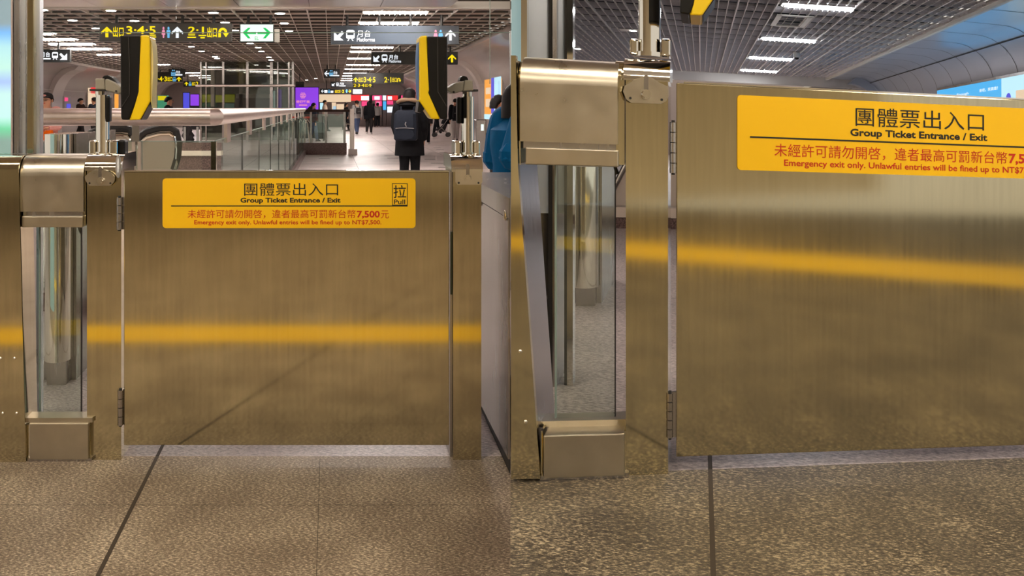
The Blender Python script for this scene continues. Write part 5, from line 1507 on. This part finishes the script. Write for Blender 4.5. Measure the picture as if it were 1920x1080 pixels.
        b = MB(G); b.rings([[W((w_ * 0.82 * math.cos(a), -0.085 * B - 0.118 + 0.004 * j, (z1_ + zz) / 2 + (zz - z1_) * 0.42 * math.sin(a))) for a in [i * math.pi / 8 for i in range(16)]] for j in (0, 1)])
        part('front_pocket', b, pm, k)
        for s in (-1, 1):
            b = MB(G).tube([W((0.055 * s, -0.085 * B - 0.01, z2_ - 0.02)), W((0.068 * s, -0.05 * B, 0.835)), W((0.072 * s, 0.03, 0.83)), W((0.075 * s, 0.09 * B, 0.74)), W((0.085 * s, 0.04 * B, 0.64)), W((0.08 * s, -0.07 * B, 0.60))], 0.010 * H, 8)
            part('strap', b, pm, k)
        if label.startswith('woman in a long black'):
            b = MB(G).tube([W((0.012, -0.085 * B - 0.117, zz + 0.055)), W((0.004, -0.085 * B - 0.119, zz + 0.035)), W((0.016, -0.085 * B - 0.119, zz + 0.012))], 0.004 * H, 6)
            part('zip_pull', b, 'cloth_grey', k)
    if bag:
        bm_, x_, y_, zt, w_, h_ = bag
        bgp = cloth('bag', bm_, lambda b: b.rings([[W((x_ + w_ * sx, y_ + d * sy, z)) for sx, sy in ((-1, -1), (1, -1), (1, 1), (-1, 1))] for z, d in ((zt - h_, 0.03), (zt - h_ * .5, 0.035), (zt, 0.02))]))
        part('bag_strap', MB(G).tube([W((x_ - w_ * .8, y_, zt)), W((x_ - w_ * .3, y_ * .5 - 0.02, 0.82)), W((x_ + w_ * .8, y_, zt))], 0.005 * H, 6), bm_, bgp)
    return t
def at(px, Y): return (px - CX) * Y / F
PG = 'people far down the left hall'
# the woman in the black coat
person('woman in a long black coat with fur-trimmed hood and dark backpack, walking away', at(768, 12.0), 12.0, 1.56, 4, 'cloth_black', 'cloth_black', 'hair_black', 0.10, coat=0.12, stride=0.03,
       pack=('cloth_navy', 0.108, 0.50, 0.785), bulk=1.36, arms=((0.05, 0.5), (0.08, 0.4)), hood='fur', sub=2)
person('person in dark jeans and black top, mostly hidden behind the woman in the coat', at(797, 27.5), 27.5, 1.55, 10, 'cloth_black', 'cloth_black', 'hair_black', 0.06, 'shoe_white', stride=0.10, group=PG, sub=1, bag=('cloth_dark', 0.12, 0.0, 0.6, 0.05, 0.14))
person('person in black jacket, light grey trousers and black backpack by the latch post pole', at(854, 30.5), 30.5, 1.62, -15, 'cloth_black', 'cloth_stone', 'hair_black', 0, stride=0.03, pack=('cloth_black', 0.085, 0.55, 0.80), group=PG, sub=1, bulk=1.1)
person('person in a pink top with long dark hair, half hidden by the right reader pole', at(893, 31.0), 31.0, 1.62, 25, 'cloth_pink', 'cloth_brown', 'hair_brown', 0.14, 'shoe_white', stride=0.05, group=PG, sub=1)
person('person in a pale grey hooded top and jeans with a small dark backpack', at(669, 38.0), 38.0, 1.62, -30, 'cloth_grey', 'cloth_jeans', 'hair_black', 0.0, stride=0.12, pack=('cloth_dark', 0.06, 0.6, 0.78), group=PG, sub=1, bulk=1.15)
person('woman with long black hair, black jacket and shoulder bag, beside the pale hooded person', at(692, 38.5), 38.5, 1.60, 5, 'cloth_black', 'cloth_dark', 'hair_black', 0.20, 'shoe_white', stride=0.06, group=PG, sub=1, bulk=1.2, bag=('cloth_black', -0.06, -0.10, 0.56, 0.06, 0.12))
person('small far person in grey top and black trousers before the shop windows', at(708, 52.0), 52.0, 1.60, 0, 'cloth_grey', 'cloth_black', 'hair_black', 0.05, 'shoe_white', stride=0.02, group=PG, sub=1, bulk=1.1)
person('small far person in dark clothes, left of the grey-topped one before the shops', at(700, 52.4), 52.4, 1.55, 0, 'cloth_navy', 'cloth_dark', 'hair_black', 0.05, stride=0.02, group=PG, sub=1)
person('far person in a cream top walking behind the dark-railed railing', at(609, 43.0), 43.0, 1.68, 80, 'cloth_cream', 'cloth_dark', 'hair_black', 0.0, stride=0.1, group=PG, sub=1)
person('far person with dark hair right of the cream-topped one, behind the railing', at(649, 45.0), 45.0, 1.55, 60, 'cloth_black', 'cloth_black', 'hair_black', 0.08, stride=0.08, group=PG, sub=1)
person('dark-haired person pulling a suitcase before the purple board', at(588, 30.0), 30.0, 1.45, 60, 'cloth_navy', 'cloth_jeans', 'hair_black', 0.0, stride=0.08, group=PG, sub=1)
person('person with dark hair stretching an arm forward, on the left behind the pipe railing', at(151, 32.5), 32.5, 1.66, 85, 'cloth_brown', 'cloth_dark', 'hair_black', 0.0, arms=((0.1, 0.3), (1.2, 0.2)), group=PG, sub=1, bulk=1.15)
person('person in black partly hidden behind the left reader pole', at(177, 30.0), 30.0, 1.66, -70, 'cloth_navy', 'cloth_dark', 'hair_black', 0.0, group=PG, sub=1)
person('man with short dark hair in profile, right of the left card reader', at(316, 21.0), 21.0, 1.56, 75, 'cloth_black', 'cloth_dark', 'hair_black', 0.0, group=PG, bulk=1.15, stride=0.05)
person('person with cap and eyeglasses looking down, orange bag at the front, by the left column', at(88, 13.0), 13.0, 1.50, 176, 'cloth_pink', 'cloth_dark', 'hair_black', 0.0, cap='cloth_dark', glasses=True, arms=((0.3, 1.2), (0.3, 1.2)), bag=('cloth_orange', 0.0, 0.16, 0.60, 0.13, 0.10), bulk=1.15)
person('person in bright blue jacket behind the dark fare cabinet, arm bent, face masked', at(969, 5.5), 5.5, 1.44, 60, 'cloth_blue', 'cloth_stone', 'hair_black', 0.10, coat=0.0, stride=0.0, bulk=1.45, sleeve=1.75, arms=((-0.2, 1.2), (-0.55, 1.75)), mask=True)
person('masked person with black hair behind the blue jacket', at(934, 9.5), 9.5, 1.42, 75, 'cloth_cream', 'cloth_dark', 'hair_black', 0.02, mask=True, stride=0.04)

# pram and its wheels
Yp = 34.5
t = thing('pram', 'dark pushchair on small wheels rolling under the right card reader', 'pushchair', (at(828, Yp), Yp, 0))
x, y = at(828, Yp), Yp
part('seat_shell', MB(G).prism([(x - .25, .28), (x + .12, .22), (x + .26, .60), (x + .12, .62), (x - .02, .42), (x - .26, .36)], y - .2, y + .2, 'uv', 0.02), 'cloth_dark', t)
part('sun_hood', MB(G).ell((x + .18, .60, y), (.20, .20, .21), 14, 8, -0.2, 1.0), 'cloth_black', t)
b = MB(G)
for s in (-.2, .2):
    b.tube([(x - .30, .12, y + s), (x + .02, .40, y + s), (x + .34, .85, y + s)], 0.014, 8); b.tube([(x + .28, .12, y + s), (x + .02, .40, y + s)], 0.014, 8)
b.tube([(x + .34, .85, y - .2), (x + .34, .85, y + .2)], 0.014, 8)
part('tube_frame', b, 'grey_steel', t)
for sx in (-.30, .28):
    for s in (-.22, .22): part('wheel', MB(G).tube([(x + sx, .10, y + s - .02), (x + sx, .10, y + s + .02)], .10, 16), 'rubber', t)
person('person in dark clothes pushing the pushchair, mostly behind the right card reader', at(845 - 26, 36.5), 36.5, 1.58, -80, 'cloth_cream', 'cloth_black', 'hair_black', 0.0, 'shoe_white', stride=0.12, arms=((0.7, 0.6), (0.7, 0.6)), group=PG, sub=1)
# suitcase
Yq = 30.4; x = at(602, Yq)
t = thing('suitcase', 'dark upright suitcase on wheels behind the dark-railed railing', 'suitcase', (x, Yq, 0))
b = MB(G).box(x - .15, x + .15, 0.08, 0.70, Yq - .12, Yq + .12, 0.03); part('shell', b, 'cloth_dark', t)
b = MB(G)
for k in (-.09, -.03, .03, .09): b.box(x + k - .008, x + k + .008, 0.12, 0.66, Yq - .126, Yq - .119)
part('rib', b, 'rubber', t)
b = MB(G).tube([(x - .08, .70, Yq), (x - .08, 1.0, Yq), (x + .08, 1.0, Yq), (x + .08, .70, Yq)], 0.012, 8); part('handle', b, 'grey_steel', t)
for sx in (-.11, .11):
    for s in (-.08, .08): part('wheel', MB(G).tube([(x + sx - .015, .04, Yq + s), (x + sx + .015, .04, Yq + s)], .04, 12), 'rubber', t)
# gate cabinet with a lit reader far right
Yc = 20.0; x = at(898, Yc)
w = Yc - YL; q = L.rect(893, 224, 912, 255, w)
t = thing('fare_cabinet', 'far steel fare cabinet with a small lit screen, left of the blue jacket', 'fare gate', (at(902, Yc), Yc, 0))
part('body', MB(L).box(q[0], q[1], 0, q[3], w, w + 1.4, 0.02), 'grey_steel', t)
e = L.rect(902, 233, 907, 245, w - .02)
part('screen', MB(L).box(e[0], e[1], e[2], e[3], w - 0.02, w - 0.001), 'lit_panel', t)
